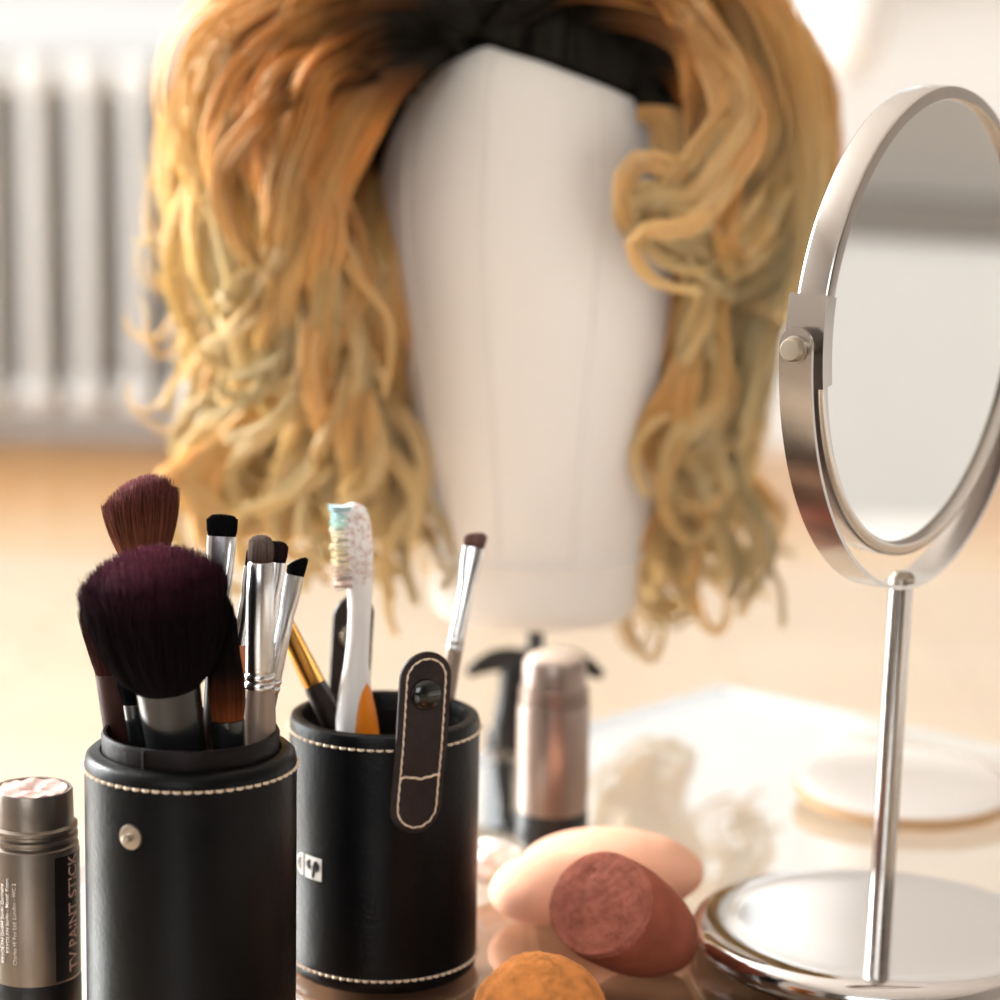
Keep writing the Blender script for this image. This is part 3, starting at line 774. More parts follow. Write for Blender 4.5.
# ------------------------------------------------------------------ toothbrush
def toothbrush():
    A = at(354, 502, .868); z = CENTERS['R'][2]; lo, hi = .75, 1.0
    for _ in range(50):
        dl = (lo+hi)/2; B = at(358, 735, dl); k = (A.z-z)/(A.z-B.z); bot = A + (B-A)*k
        if bot.y - cr.y < -.012: lo = dl
        else: hi = dl
    d = A-bot; L = d.length; mw = frame_z(bot, d, (1, .30, 0))
    off = bot-cr; print('TOOTHBRUSH off', off*100, 'len', L*100)
    t = thing('toothbrush', 'used white and orange toothbrush with stained bristles in the strap case', 'toothbrush', mw=mw)
    # x across, y depth; head bristles point to -x
    prof = []   # (z from top, rx, ry, ox)
    S = [(0.0, .0005, .0010, -.0005), (.001, .0034, .0040, -.0004), (.003, .0048, .0055, 0), (.008, .0054, .0062, .0006), (.016, .0056, .0066, .0010), (.026, .0052, .0060, .0014), (.033, .0046, .0045, .0016), (.040, .0042, .0038, .0014), (.050, .0042, .0038, .0008), (.060, .0046, .0042, -.0002), (.070, .0062, .0052, -.0008), (.080, .0076, .006, -.0006), (.090, .0080, .0062, 0), (.110, .0072, .006, .0006), (.135, .0058, .0055, 0)]
    S = [(a, b, c, e) for a, b, c, e in S if a < L-.004] + [(L-.001, .0045, .0045, 0), (L, .002, .002, 0)]
    bm = bmesh.new(); loft(bm, [(b, c, L-a, e, 0) for a, b, c, e in S][::-1], 32); obj('handle', bm, M['white_plastic'], t)
    # orange rubber grip: a patch standing proud of the handle on the right front
    bm = bmesh.new(); rows = []
    for i in range(22):
        za = .066 + .055*i/21
        b = np.interp(za, [s[0] for s in S], [s[1] for s in S]); c = np.interp(za, [s[0] for s in S], [s[2] for s in S]); e = np.interp(za, [s[0] for s in S], [s[3] for s in S])
        f = i/21; hwid = 1.05*math.sqrt(max(0.0, 1-(1-min(1, f*1.6))**2)) + .02
        row = []
        for kx in range(11):
            a = -.95 + (kx/10-.5)*2*hwid; e2 = 1.05 if 0 < kx < 10 else .985
            row.append(bm.verts.new((e+b*e2*math.cos(a), c*e2*math.sin(a), L-za)))
        rows.append(row)
    for A_, B_ in zip(rows, rows[1:]):
        for kx in range(10): bm.faces.new((A_[kx], A_[kx+1], B_[kx+1], B_[kx]))
    obj('grip', bm, M['orange_rubber'], t)
    # bristle tufts
    P = []; al = []; tn = []
    rows = 11
    for i in range(rows):
        za = .002 + .028*i/(rows-1)
        for j in range(4):
            y = (j-1.5)*.0024; ln = .0068 - .0010*abs(math.sin(i*1.2))
            for q in range(26):
                a = random.random()*2*PI; r = .0009*math.sqrt(random.random())
                b0 = np.array([-.002, y+r*math.cos(a), L-za+r*math.sin(a)])
                b1 = b0 + np.array([-ln*(.94+.1*random.random()), random.gauss(0, .0005), random.gauss(-.0001, .00045)])
                P.append(np.linspace(b0, b1, 4)); al.append(np.full(4, i/(rows-1))); tn.append(random.random())
    P = np.array(P); me = strands_mesh('bristles', P, np.full(P.shape[:2], .00016), np.array(al), np.array(tn))
    link('bristles', me, bristle_mat('toothbrush_bristles', [(0, (206, 226, 228)), (.2, (206, 230, 222)), (.26, (242, 236, 220)), (.6, (242, 230, 200)), (.85, (240, 222, 208)), (1, (238, 218, 208))], .5, 0), t)
toothbrush()

# ------------------------------------------------------------------ paint sticks
def text_mesh(txt, size):
    c = bpy.data.curves.new('txt', 'FONT'); c.body = txt; c.size = size; c.offset = size*.011; c.align_x = 'LEFT'; c.resolution_u = 3
    o = bpy.data.objects.new('txt', c); COL.objects.link(o)
    bpy.context.view_layer.update()
    me = bpy.data.meshes.new_from_object(o.evaluated_get(bpy.context.evaluated_depsgraph_get()))
    bpy.data.objects.remove(o); bpy.data.curves.remove(c)
    return me
def wrapped_text(parent, txt, size, R, ang, z0, m, stretch=1.0, bold=0):
    """text running up the tube, letters' tops to the left"""
    me = text_mesh(txt, size)
    bm = bmesh.new(); bm.from_mesh(me); bpy.data.meshes.remove(me)
    bmesh.ops.triangulate(bm, faces=bm.faces[:])
    for v in bm.verts:
        X, Y = v.co.x*stretch, v.co.y
        a = ang - Y/R
        v.co = Vector((R*math.cos(a), R*math.sin(a), z0+X))
    r = bmesh.ops.extrude_face_region(bm, geom=bm.faces[:])
    for v in [g for g in r['geom'] if isinstance(g, bmesh.types.BMVert)]:
        dd = Vector((v.co.x, v.co.y, 0)).normalized(); v.co += dd*.00012
    return obj('lettering', bm, m, parent, False)
def paint_stick(c, label, tm, crm, h=.081, near=True):
    t = thing('paint_stick', label, 'makeup stick', c, 'grease paint sticks on the glass table')
    R = .0158
    bm = bmesh.new(); prof = [(0, 0), (R-.0006, 0), (R+.0002, .001), (R+.0002, .0125), (R-.0002, .0135), (0, .0135)]
    N = 120
    rings = lathe(bm, prof, N, False, False)
    for rr in rings[2:4]:
        for i, v in enumerate(rr):
            if i % 2: v.co.x *= .985; v.co.y *= .985
    obj('base_cap', bm, M['tube_base'], t)
    bm = bmesh.new()
    lathe(bm, [(0, .0135), (R-.0002, .0135), (R, .0142), (R, .0595), (R-.0003, .0612), (R-.0016, .0622), (R-.0016, .0628), (R-.0004, .0634), (R-.0004, .0646), (R-.0016, .0652), (R-.0016, .0662), (R-.0005, .0668), (R-.0005, .0680), (R-.0018, .0688), (R-.0020, .0800), (R-.0024, .0808), (R-.0032, .0806), (R-.0034, .070), (0, .070)], 96, False, False)
    obj('tube', bm, tm, t)
    bm = bmesh.new(); rr = R-.0034
    prof = [(rr, .071), (rr, h-.0012), (rr-.0006, h-.0004)] + ([(rr*f, h-.0004-.0004*(1-f)) for f in (.8, .6, .4, .25)] + [(rr*.14, h-.0016), (.0005, h-.002)] if near else [(rr*math.cos(a), h-.0004+.0035*math.sin(a)) for a in np.linspace(.15, 1.55, 8)])
    lathe(bm, prof, 64, True, True)
    if near:
        for v in bm.verts:
            if v.co.z > h-.003: v.co.z += .0005*math.sin(v.co.x*800+v.co.y*300)*math.cos(v.co.y*600)
    obj('grease_paint', bm, crm, t)
    return t
c1 = at(33, 802, .836); c1 = Vector((c1.x, c1.y, 0))
s1 = paint_stick(c1, 'grey metallic paint stick with lettering at the left edge beside the brush case', M['tube'], M['cream'])
c2 = onz(551, 838); c2 = Vector((c2.x, c2.y, 0))
paint_stick(c2, 'blurred taupe paint stick standing behind the peach sponge', M['tube_far'], M['cream_far'], .0815, False)
# black band with the lettering on the near stick
R = .0158
p = cyl_point(c1, R, 66, 900); ab = math.atan2(p.y-c1.y, p.x-c1.x)
p0 = cyl_point(c1, R, 55, 900); aL = math.atan2(p0.y-c1.y, p0.x-c1.x)
bm = bmesh.new(); rows = []
for zz in (.0145, .0592):
    for rr in (R+.00008,):
        rows.append([bm.verts.new((rr*math.cos(aL+1.1*i/16), rr*math.sin(aL+1.1*i/16), zz)) for i in range(17)])
    rows.append([bm.verts.new(((R-.0003)*math.cos(aL+1.1*i/16), (R-.0003)*math.sin(aL+1.1*i/16), zz)) for i in range(17)])
a_, b_, c_, d_ = rows
for X, Y in ((a_, c_), (b_, d_), (a_, b_), (c_, d_)):
    for i in range(16): bm.faces.new((X[i], X[i+1], Y[i+1], Y[i]))
obj('label_band', bm, M['tube_black'], s1)
pt = cyl_point(c1, R, 76, 950); at_ = math.atan2(pt.y-c1.y, pt.x-c1.x)
me_w = wrapped_text(s1, 'TV PAINT STICK', .0066, R+.00012, at_+.02, .0168, M['print_grey'], .88)
for txt, px, z in (('KRYOLAN GmbH Berlin Germany', 4, .0215), ('KRYOLAN Berlin - Manuf. Kosm.', 9, .0255), ('Charles H. Fox Ltd. London - WC 2', 16, .0215)):
    q = cyl_point(c1, R, px, 900); aa = math.atan2(q.y-c1.y, q.x-c1.x)
    wrapped_text(s1, txt, .0020, R+.00005, aa, z, M['print_white'], 1.0)

# ------------------------------------------------------------------ sponges, cotton, puff
def noise3(v, s, seed=0):
    from mathutils import noise
    return noise.noise(Vector(v)*s + Vector((seed, seed*2, 0)))
def egg(bm, r, stretch, taper, axis_m, sub=5):
    res = bmesh.ops.create_icosphere(bm, subdivisions=sub, radius=1)
    for v in res['verts']:
        z = v.co.z; k = 1 - taper*z
        v.co = axis_m @ Vector((v.co.x*r*k, v.co.y*r*k, z*r*stretch))
    return res['verts']
GS = 'makeup sponges on the glass table'
# orange sponge, front centre
po = onz(540, 1024, .0238)
bm = bmesh.new(); egg(bm, .0233, 1.0, .06, Matrix.Rotation(.3, 3, 'X'), 6)
for v in bm.verts:
    n_ = v.co.normalized(); v.co += n_*(.0006*noise3(v.co, 90, 3) + .0006*noise3(v.co, 420, 5))
zmin = min(v.co.z for v in bm.verts)
for v in bm.verts: v.co.z -= zmin
o = obj('makeup_sponge', bm, M['sponge_orange'], None, True, 0); o.location = (po.x, po.y, 0.0)
tag(o, 'round orange-brown makeup sponge at the bottom centre edge', 'makeup sponge', GS)
# red-brown sponge with a cut face
def red_sponge():
    c = onz(615, 930, .020)
    ax = Vector((-.68, -.50, .54)).normalized()       # towards the cut face
    fm = frame_z((0, 0, 0), ax, (0, 0, 1)).to_3x3()
    bm = bmesh.new(); res = bmesh.ops.create_icosphere(bm, subdivisions=6, radius=1)
    for v in bm.verts:
        v.co = Vector((v.co.x*.0200, v.co.y*.0260, v.co.z*.038))
    cut = .0105
    # flatten everything past the cut plane onto it (slightly dished)
    for v in bm.verts:
        if v.co.z > cut:
            k = cut/v.co.z
            rr = math.sqrt(max(0, 1-(cut/.038)**2)); 
            s0 = Vector((v.co.x/.0200, v.co.y/.0260)); ang = math.atan2(s0.y, s0.x)
            th = math.acos(min(1, v.co.z/.038)); tc_ = math.acos(cut/.038); q = rr*th/tc_
            v.co = Vector((.0200*q*math.cos(ang), .0260*q*math.sin(ang), cut - .0016*(1-(q/rr)**2)))
            v.co.z += (.0009*noise3(v.co, 130, 2) + .0005*noise3(v.co, 330, 9))*min(1, 3*(1-q/rr)+.3)
        else:
            v.co += v.co.normalized()*.0004*noise3(v.co, 90, 4)
    bm.faces.ensure_lookup_table()
    for f in bm.faces:
        f.material_index = 1 if f.calc_center_median().z > cut-.0032 else 0
    bm.transform(fm.to_4x4())
    zmin = min(v.co.z for v in bm.verts)
    for v in bm.verts: v.co.z -= zmin
    o = obj('makeup_sponge', bm, [M['sponge_red'], M['sponge_cut']], None, True, 0); o.location = (c.x, c.y, 0)
    tag(o, 'red-brown makeup sponge with a rough slanted cut face in front of the peach one', 'makeup sponge', GS)
red_sponge()
def peach_sponge():
    from mathutils import noise
    c = onz(596, 893, .012)
    mb = bmesh.new()
    def ell(cx, cy, cz, rx, ry, rz_, rot=0, tilt=0):
        r = bmesh.ops.create_icosphere(mb, subdivisions=5, radius=1)
        mm = Matrix.Translation((cx, cy, cz)) @ Matrix.Rotation(rot, 4, 'Z') @ Matrix.Rotation(tilt, 4, 'Y') @ Matrix.Diagonal((rx, ry, rz_, 1))
        bmesh.ops.transform(mb, matrix=mm, verts=r['verts'])
    ell(.007, .017, .0150, .037, .024, .0160, -.10, .0)     # back lobe
    ell(-.019, .000, .0125, .0235, .019, .0138, .25, -.08)   # front left lobe
    ell(.002, .006, .0118, .031, .022, .0122, 0, 0)
    o = obj('makeup_sponge', mb, M['sponge_peach'], None, True, 0); o.location = (c.x, c.y, 0)
    md = o.modifiers.new('rm', 'REMESH'); md.mode = 'VOXEL'; md.voxel_size = .0011; md.use_smooth_shade = True
    sm = o.modifiers.new('sm', 'SMOOTH'); sm.factor = .5; sm.iterations = 14
    dg = bpy.context.evaluated_depsgraph_get(); bpy.context.view_layer.update()
    me = bpy.data.meshes.new_from_object(o.evaluated_get(bpy.context.evaluated_depsgraph_get())); o.modifiers.clear(); o.data = me
    zmin = min(v.co.z for v in me.vertices)
    for v in me.vertices: v.co.z -= zmin
    me.polygons.foreach_set('use_smooth', [True]*len(me.polygons))
    tag(o, 'peach-pink creased makeup sponge lying behind the red-brown one', 'makeup sponge', GS)
peach_sponge()
# cotton pad
pc = onz(487, 884, 0)
bm = bmesh.new(); r = bmesh.ops.create_icosphere(bm, subdivisions=4, radius=1)
for v in bm.verts: v.co = Vector((v.co.x*.016, v.co.y*.013, .0085+v.co.z*.0085)) + v.co*(.0035*noise3(v.co, 2.2, 1))
zmin = min(v.co.z for v in bm.verts)
for v in bm.verts: v.co.z -= zmin
o = obj('cotton_ball', bm, M['cotton'], None, True, 0); o.location = (pc.x, pc.y, 0); tag(o, 'white cotton ball between the strap case and the peach sponge', 'cotton ball')
# white powder puff disc
pw = onz(903, 790, .006)
t = thing('powder_puff', 'round white powder puff lying flat on the glass behind the mirror pole', 'powder puff', (pw.x, pw.y, 0))
t.rotation_euler = (math.radians(3.2), 0, 0); t.location.z = .0
RP = .0510; dz = math.sin(math.radians(3.2))*RP
bm = bmesh.new(); lathe(bm, [(0, .0100), (RP*.5, .0098), (RP*.85, .0092), (RP*.96, .0080), (RP*.985, .0072)][::-1], 72, False, True)
bm.transform(Matrix.Translation((0, 0, dz))); obj('cover', bm, M['puff'], t)
bm = bmesh.new(); lathe(bm, [(0, 0), (RP*.9, 0), (RP*.975, .0012), (RP, .004), (RP*.99, .0072), (RP*.95, .0078)], 72, True, True)
bm.transform(Matrix.Translation((0, 0, dz))); obj('edge_band', bm, M['puff_edge'], t)

# ------------------------------------------------------------------ mirror
mb_ = onz(879, 924, .0125); mc = Vector((mb_.x, mb_.y, 0))
AL = math.radians(55)
mir = thing('makeup_mirror', 'round chrome table mirror on a pole with a polished disc base', 'mirror', mc)
mir.rotation_euler = (0, math.radians(1.0), 0)
RB = .0720
bm = bmesh.new()
prof = [(0, .0), (RB-.010, 0), (RB-.005, .0006), (RB-.0015, .003), (RB, .0066), (RB-.0012, .0104), (RB-.0045, .0128), (RB-.009, .0136), (RB-.014, .0132), (RB-.020, .0126), (0, .0124)]
# smooth the profile
pp = []
for i in range(len(prof)-1):
    a, b = prof[i], prof[i+1]
    pp += [(a[0]+(b[0]-a[0])*k/3, a[1]+(b[1]-a[1])*k/3) for k in range(3)]
pp.append(prof[-1])
for _ in range(3):
    pp = [pp[0]] + [((pp[i-1][0]+2*pp[i][0]+pp[i+1][0])/4, (pp[i-1][1]+2*pp[i][1]+pp[i+1][1])/4) for i in range(1, len(pp)-1)] + [pp[-1]]
lathe(bm, pp, 160, False, False); obj('base', bm, M['chrome'], mir, True, 0)
def zpole(py):
    r = ray(900, py); k = mc.y/r.y; return CAMH + r.z*k
ZC = zpole(322); ZY = zpole(583)
RR = .0856; RY_ = ZC-ZY
print('MIRROR centre z', ZC, 'yoke', RY_)
bm = bmesh.new(); lathe(bm, [(.0046, .0122), (.0046, .02), (.0046, ZY-.002), (.0044, ZY), (.0, ZY)], 40, True, False); obj('pole', bm, M['brushed'], mir)
tdir = Vector((math.cos(AL), math.sin(AL), 0)); ndir = Vector((math.sin(AL), -math.cos(AL), 0)); up = Vector((0, 0, 1))
ctr = Vector((0, 0, ZC)); TILT = math.radians(2.0)
# ring frame, local: revolve around ndir
def mring(prof, segs=144):
    bm = bmesh.new(); R = []
    for i in range(segs):
        a = 2*PI*i/segs; o = tdir*math.cos(a) + up*math.sin(a)
        R.append([bm.verts.new(ctr + o*r + ndir*y) for r, y in prof])
    n = len(prof)
    for i in range(segs):
        A, B = R[i], R[(i+1) % segs]
        for k in range(n):
            j = (k+1) % n; bm.faces.new((A[k], A[j], B[j], B[k]))
    return bm
hw = .0062
rp = [(RR-.0050, hw-.0008), (RR-.0044, hw), (RR-.0012, hw), (RR-.0003, hw-.0006), (RR, hw-.0016), (RR, -hw+.0016), (RR-.0003, -hw+.0006), (RR-.0012, -hw), (RR-.0044, -hw), (RR-.0050, -hw+.0008), (RR-.0052, -hw+.003), (RR-.0052, hw-.003)]
obj('frame', mring(rp), M['brushed'], mir)
for sg in (1, -1):
    bm = bmesh.new(); segs = 128; yo = sg*(hw-.0026)
    A = [bm.verts.new(ctr + (tdir*math.cos(2*PI*i/segs)+up*math.sin(2*PI*i/segs))*(RR-.0047) + ndir*yo) for i in range(segs)]
    B = [bm.verts.new(v.co - ndir*sg*.002) for v in A]
    bm.faces.new(A); bm.faces.new(B[::-1])
    for i in range(segs): bm.faces.new((A[i], B[i], B[(i+1) % segs], A[(i+1) % segs]))
    obj('mirror_glass', bm, M['mirror'], mir, False)
for o_ in [c for c in mir.children if c.name.split('.')[0] in ('frame', 'mirror_glass')]:
    o_.data.transform(Matrix.Translation(ctr) @ Matrix.Rotation(TILT, 4, tdir) @ Matrix.Translation(-ctr))
# yoke: half ring strap below, rising to the two pivots
bm = bmesh.new(); fr = []
ends = .0075
RYx = RR + .0072
for a in np.linspace(PI+.02, 2*PI-.02, 90):
    o = tdir*(RYx*math.cos(a)) + up*(RY_*math.sin(a)); on = (tdir*(math.cos(a)/RYx) + up*(math.sin(a)/RY_)).normalized()
    fr.append((ctr+o, on, ndir))
ext = [ctr - tdir*RYx + up*z for z in (.0035, .002, .0005, -.001)]
fr = [(p, -tdir, ndir) for p in ext] + fr + [(ctr + tdir*RYx + up*z, tdir, ndir) for z in (-.001, .0005, .002, .0035)]
R = []
for i, (c, o, s) in enumerate(fr):
    e = min(i, len(fr)-1-i); wd = .0122*([.35, .68, .88, .97][e] if e < 4 else 1)
    R.append([bm.verts.new(c + o*.0008*a + s*(wd/2)*b) for a, b in ((-1, -1), (1, -1), (1, 1), (-1, 1))])
for A, B in zip(R, R[1:]):
    for k in range(4):
        j = (k+1) % 4; bm.faces.new((A[k], A[j], B[j], B[k]))
bm.faces.new(R[0][::-1]); bm.faces.new(R[-1]); obj('yoke', bm, M['brushed'], mir)
bm = bmesh.new(); lathe(bm, [(.0048, ZY+.0008), (.0048, ZY+.0026), (.0034, ZY+.0042), (0, ZY+.0046)], 24, True, False); obj('pole_nut', bm, M['nickel'], mir)
for sg in (-1, 1):
    # clip hugging the ring at the pivot
    bm = bmesh.new(); F = []
    for a in np.linspace(-.20, .165, 16):
        o = tdir*(sg*math.cos(a)) + up*math.sin(a)
        F.append((ctr + o*(RR+.0010), o))
    R = []
    for c, o in F:
        pr = [(.0009, hw+.0010), (.0009, -hw-.0010), (-.0058, -hw-.0010), (-.0058, -hw-.0003), (-.0001, -hw-.0002), (-.0001, hw+.0002), (-.0058, hw+.0003), (-.0058, hw+.0010)]
        R.append([bm.verts.new(c + o*a + ndir*b) for a, b in pr])
    for A, B in zip(R, R[1:]):
        for k in range(8):
            j = (k+1) % 8; bm.faces.new((A[k], A[j], B[j], B[k]))
    bm.faces.new(R[0][::-1]); bm.faces.new(R[-1]); obj('pivot_clip', bm, M['brushed'], mir)
    bm = bmesh.new(); lathe(bm, [(.0022, -.0062), (.0022, .0009), (.0046, .0009), (.0046, .0016), (.0040, .0017), (.0040, .0040), (.0034, .0048), (0, .0049)], 6 if False else 24, True, False)
    bm.transform(Matrix.Translation(ctr + tdir*sg*RYx - up*.0038) @ frame_z((0, 0, 0), tdir*sg, (0, 0, 1)))
    obj('pivot_screw', bm, M['nickel'], mir)

# ------------------------------------------------------------------ canvas head on its clamp
pk = onz(534, 750); pk = Vector((pk.x, pk.y, 0)); YH = pk.y
print('CLAMP', pk, 'edge dist', (pk-Cc).dot(wv))
def hz(py, x=0): 
    r = ray(535, py); return CAMH + r.z*YH/r.y
DH = (Vector((0, YH, .2))-CP).dot(RM @ Vector((0, 0, -1))); S_ = DH/FPX
xb = aty(535, 605, YH).x
stand = thing('wig_clamp', 'black table clamp with butterfly screw holding up the canvas head', 'clamp', pk)
ZB = hz(607)
bm = bmesh.new(); dx = xb-pk.x
tube(bm, [(dx*.2, 0, .03), (dx*.5, 0, .06), (dx, 0, ZB+.03)], .0040, 20); obj('pole', bm, M['clamp'], stand)
zw = hz(668)
bm = bmesh.new()
loft(bm, [(.0170, .009, .0003), (.0205, .011, .003), (.0215, .0115, .008), (.0212, .0112, .015), (.0196, .0105, .022), (.0184, .0095, .030), (.0180, .0095, zw-.006), (.0175, .0095, zw+.001), (.014, .008, zw+.0055), (.008, .006, zw+.009)], 40, power=2.8)
obj('clamp_body', bm, M['clamp'], stand)
bm = bmesh.new()
for sg in (-1, 1):
    pts = [(dx*.4+sg*x, -.002, zw+z) for x, z in ((.006, .004), (.013, .005), (.020, .004), (.027, .001), (.0335, -.003))]
    tube(bm, pts, [.0056, .0058, .0056, .0044, .0022], 14, flat=.55)
obj('butterfly_screw', bm, M['clamp'], stand)
bm = bmesh.new(); out = -wv   # towards outside of the edge (away from table)
ed = (pk-Cc).dot(wv)
back = out*(ed+.0075)
for z0_, z1_, a_, b_ in ((.0, .008, Vector((0, 0, 0)), back), (-.046, -.038, Vector((0, 0, 0)), back)):
    d_ = b_-a_; m_ = (a_+b_)/2
    box(bm, (m_.x, m_.y, (z0_+z1_)/2+.0002), (d_.length+.012, .016, z1_-z0_), .002, 2, None) if False else None
    vs = box(bm, (0, 0, 0), (d_.length+.006, .016, z1_-z0_), .002, 2)
    bmesh.ops.transform(bm, matrix=Matrix.Translation((m_.x, m_.y, (z0_+z1_)/2+.0002)) @ Matrix.Rotation(math.atan2(d_.y, d_.x), 4, 'Z'), verts=vs)
vs = box(bm, (0, 0, 0), (.008, .016, .054), .002, 2)
bmesh.ops.transform(bm, matrix=Matrix.Translation((back.x, back.y, -.019)) @ Matrix.Rotation(math.atan2(out.y, out.x), 4, 'Z'), verts=vs)
obj('bracket', bm, M['clamp'], stand)
bm = bmesh.new(); tube(bm, [(0, 0, -.062), (0, 0, -.014)], .0035, 16); lathe(bm, [(.009, -.0138), (.009, -.0088), (.0, -.0086)], 24, True, False); lathe(bm, [(.010, -.07), (.011, -.066), (.010, -.06)], 24)
obj('clamp_screw', bm, M['clamp'], stand)

head = thing('canvas_head', 'off-white canvas block head with stitched seams on the table clamp', 'wig head', (xb, YH, ZB))
# (photo y, half width px, half depth m)
prof_px = [(610, 100, .050), (606, 104, .054), (596, 106, .056), (549, 108, .0585), (545, 108, .059), (480, 119, .067), (400, 134, .076), (320, 152, .084), (250, 164, .090), (190, 168, .093), (130, 164, .094), (80, 154, .092), (40, 138, .086), (5, 112, .073), (-18, 80, .055), (-30, 45, .032), (-34, 8, .006)]
def hprof(z):   # half width, half depth at local height
    zs = [hz(p[0])-ZB for p in prof_px]; return float(np.interp(z, zs, [p[1]*S_ for p in prof_px])), float(np.interp(z, zs, [p[2] for p in prof_px]))
ZTOP = hz(-34)-ZB
zz = np.linspace(hz(610)-ZB, ZTOP, 60)
bm = bmesh.new(); rings = []
# smooth dense rings using cubic-ish smoothing
ws = np.array([hprof(z) for z in zz])
for _ in range(3):
    w2 = ws.copy(); w2[3:-3] = (ws[2:-4]+2*ws[3:-3]+ws[4:-2])/4; ws = w2
for z, (a, b) in zip(zz, ws): rings.append((a, b, z))
loft(bm, rings, 72); obj('block', bm, M['canvas'], head)
YAW = math.radians(-17)
def hsurf(ang, z, off=0.0):  # ang from front (towards camera), + = right
    i = np.interp(z, zz, np.arange(len(zz))); a = np.interp(z, zz, ws[:, 0])+off; b = np.interp(z, zz, ws[:, 1])+off
    return Vector((a*math.sin(ang), -b*math.cos(ang), z))
for k, an in enumerate((-20, 17, -52, 50, 88, 125, -90, -125, 180)):
    bm = bmesh.new(); z1 = ZTOP*.985
    pts = [hsurf(math.radians(an), z, .0002) for z in np.linspace(.024, z1, 60)]
    tube(bm, pts, .0006, 6); obj('seam', bm, M['seam'], head)
bm = bmesh.new()
pts = [hsurf(2*PI*i/90, hz(546)-ZB, .0004) for i in range(90)]
tube(bm, pts, .0016, 8, closed=True); obj('base_seam', bm, M['canvas'], head)

# ------------------------------------------------------------------ wig
wig = thing('wig', 'curly golden blond wig with dark roots on the canvas head', 'wig', (xb, YH, ZB))
WO = Vector((xb, YH, ZB))
def zl(py): return hz(py)-ZB
def xl(px): return (px-535)*S_
# cap: shell over the upper head, edge following the hairline
def hairline(ang):   # local z of the cap's edge
    a = math.degrees(ang)
    return float(np.interp(a, [-180, -120, -85, -66, -52, -40, -24, -2, 20, 38, 50, 62, 85, 120, 180], [zl(300), zl(300), zl(240), zl(150), zl(95), zl(68), zl(48), zl(64), zl(86), zl(106), zl(135), zl(175), zl(240), zl(300), zl(300)]))
bm = bmesh.new(); NA, NZ = 96, 22; rows = []
for j in range(NZ+1):
    row = []
    for i in range(NA):
        a = -PI + 2*PI*i/NA; h0 = hairline(a); z = h0 + (ZTOP*.999-h0)*(j/NZ)
        q = hsurf(a, z, .0028); 
        if j > NZ-3: q.z += .002
        row.append(bm.verts.new(q))
    rows.append(row)
for A, B in zip(rows, rows[1:]):
    for i in range(NA):
        j = (i+1) % NA; bm.faces.new((A[i], A[j], B[j], B[i]))
bm.faces.new(rows[-1])
capo = obj('cap', bm, M['cap'], wig)
capo.modifiers.new('thick', 'SOLIDIFY').thickness = .002

def smooth_path(pts, n):
    """Catmull-Rom through pts, n samples evenly along the length"""
    P = np.array(pts, float); P = np.vstack([2*P[0]-P[1], P, 2*P[-1]-P[-2]]); out = []
    for i in range(1, len(P)-2):
        for t_ in np.linspace(0, 1, 16, endpoint=False):
            p0, p1, p2, p3 = P[i-1:i+3]
            out.append(.5*((2*p1)+(-p0+p2)*t_+(2*p0-5*p1+4*p2-p3)*t_**2+(-p0+3*p1-3*p2+p3)*t_**3))
    out.append(P[-2]); out = np.array(out)
    l = np.concatenate([[0], np.cumsum(np.linalg.norm(np.diff(out, axis=0), axis=1))])
    s = np.linspace(0, l[-1], n)
    return np.stack([np.interp(s, l, out[:, k]) for k in range(3)], 1), l[-1]
NP = 56
HP, HR, HA, HT = [], [], [], []
def lock(path_pts, width, count, curl_amp=0.0, turns=2.5, phase=0.0, dark=.055, r0=.0006, thick=.42, fray=.12, tone=None, curl_start=.25):
    C, Ln = smooth_path(path_pts, NP)
    s = np.linspace(0, 1, NP)
    T = np.gradient(C, axis=0); T /= np.linalg.norm(T, axis=1, keepdims=True)+1e-9
    ref = np.array([0, 1.0, .15]); A = np.cross(T, ref); A /= np.linalg.norm(A, axis=1, keepdims=True)+1e-9; B = np.cross(T, A)
    env = np.clip((s-curl_start)/(1-curl_start), 0, 1)**.8
    if curl_amp:
        ph = phase + turns*2*PI*s
        C = C + curl_amp*env[:, None]*(A*np.cos(ph)[:, None] + .75*B*np.sin(ph)[:, None])
        T = np.gradient(C, axis=0); T /= np.linalg.norm(T, axis=1, keepdims=True)+1e-9
        A = np.cross(T, ref); A /= np.linalg.norm(A, axis=1, keepdims=True)+1e-9; B = np.cross(T, A)
    wprof = width*(.55+.75*np.sin(PI*np.clip(s*1.05, 0, 1))**.6)*(1-.45*s**3)
    tn0 = RNG.random()*.9+.05 if tone is None else tone
    for k in range(count):
        a = RNG.random()*2*PI; q = math.sqrt(RNG.random())
        tw = RNG.normal()*.8
        da = a + tw*s
        wob = RNG.normal(size=3)*fray*width*.9
        off = A*(wprof*q*np.cos(da))[:, None] + B*(wprof*thick*q*np.sin(da))[:, None]
        off = off + (wob[None, :]*(s**2)[:, None])
        HP.append(C+off); HR.append(r0*(1.0-.5*s**2)); HA.append(np.clip(s*Ln/dark*.2, 0, .24) + np.clip((s*Ln-dark*1.2)/.18, 0, 1)*.76 if dark > .03 else .42+.55*s)
        HT.append(np.clip(tn0 + RNG.normal()*.13, 0, 1))
def G(pts):
    """photo x, photo y, offset in depth from the head's axis plane (cm, minus = nearer)"""
    out = []
    for px, py, dy in pts:
        q = aty(px, py, YH+dy/100.0); out.append((q.x-xb, q.y-YH, q.z-ZB))
    return out
def J(pts, a, b=None):
    b = a if b is None else b
    g = RNG.normal(size=2)
    return [(x+g[0]*a*(.3+.7*i/len(pts)) + RNG.normal()*a*.25, y+g[1]*b*(.2+.8*i/len(pts)) + RNG.normal()*b*.25, d + RNG.normal()*.5) for i, (x, y, d) in enumerate(pts)]
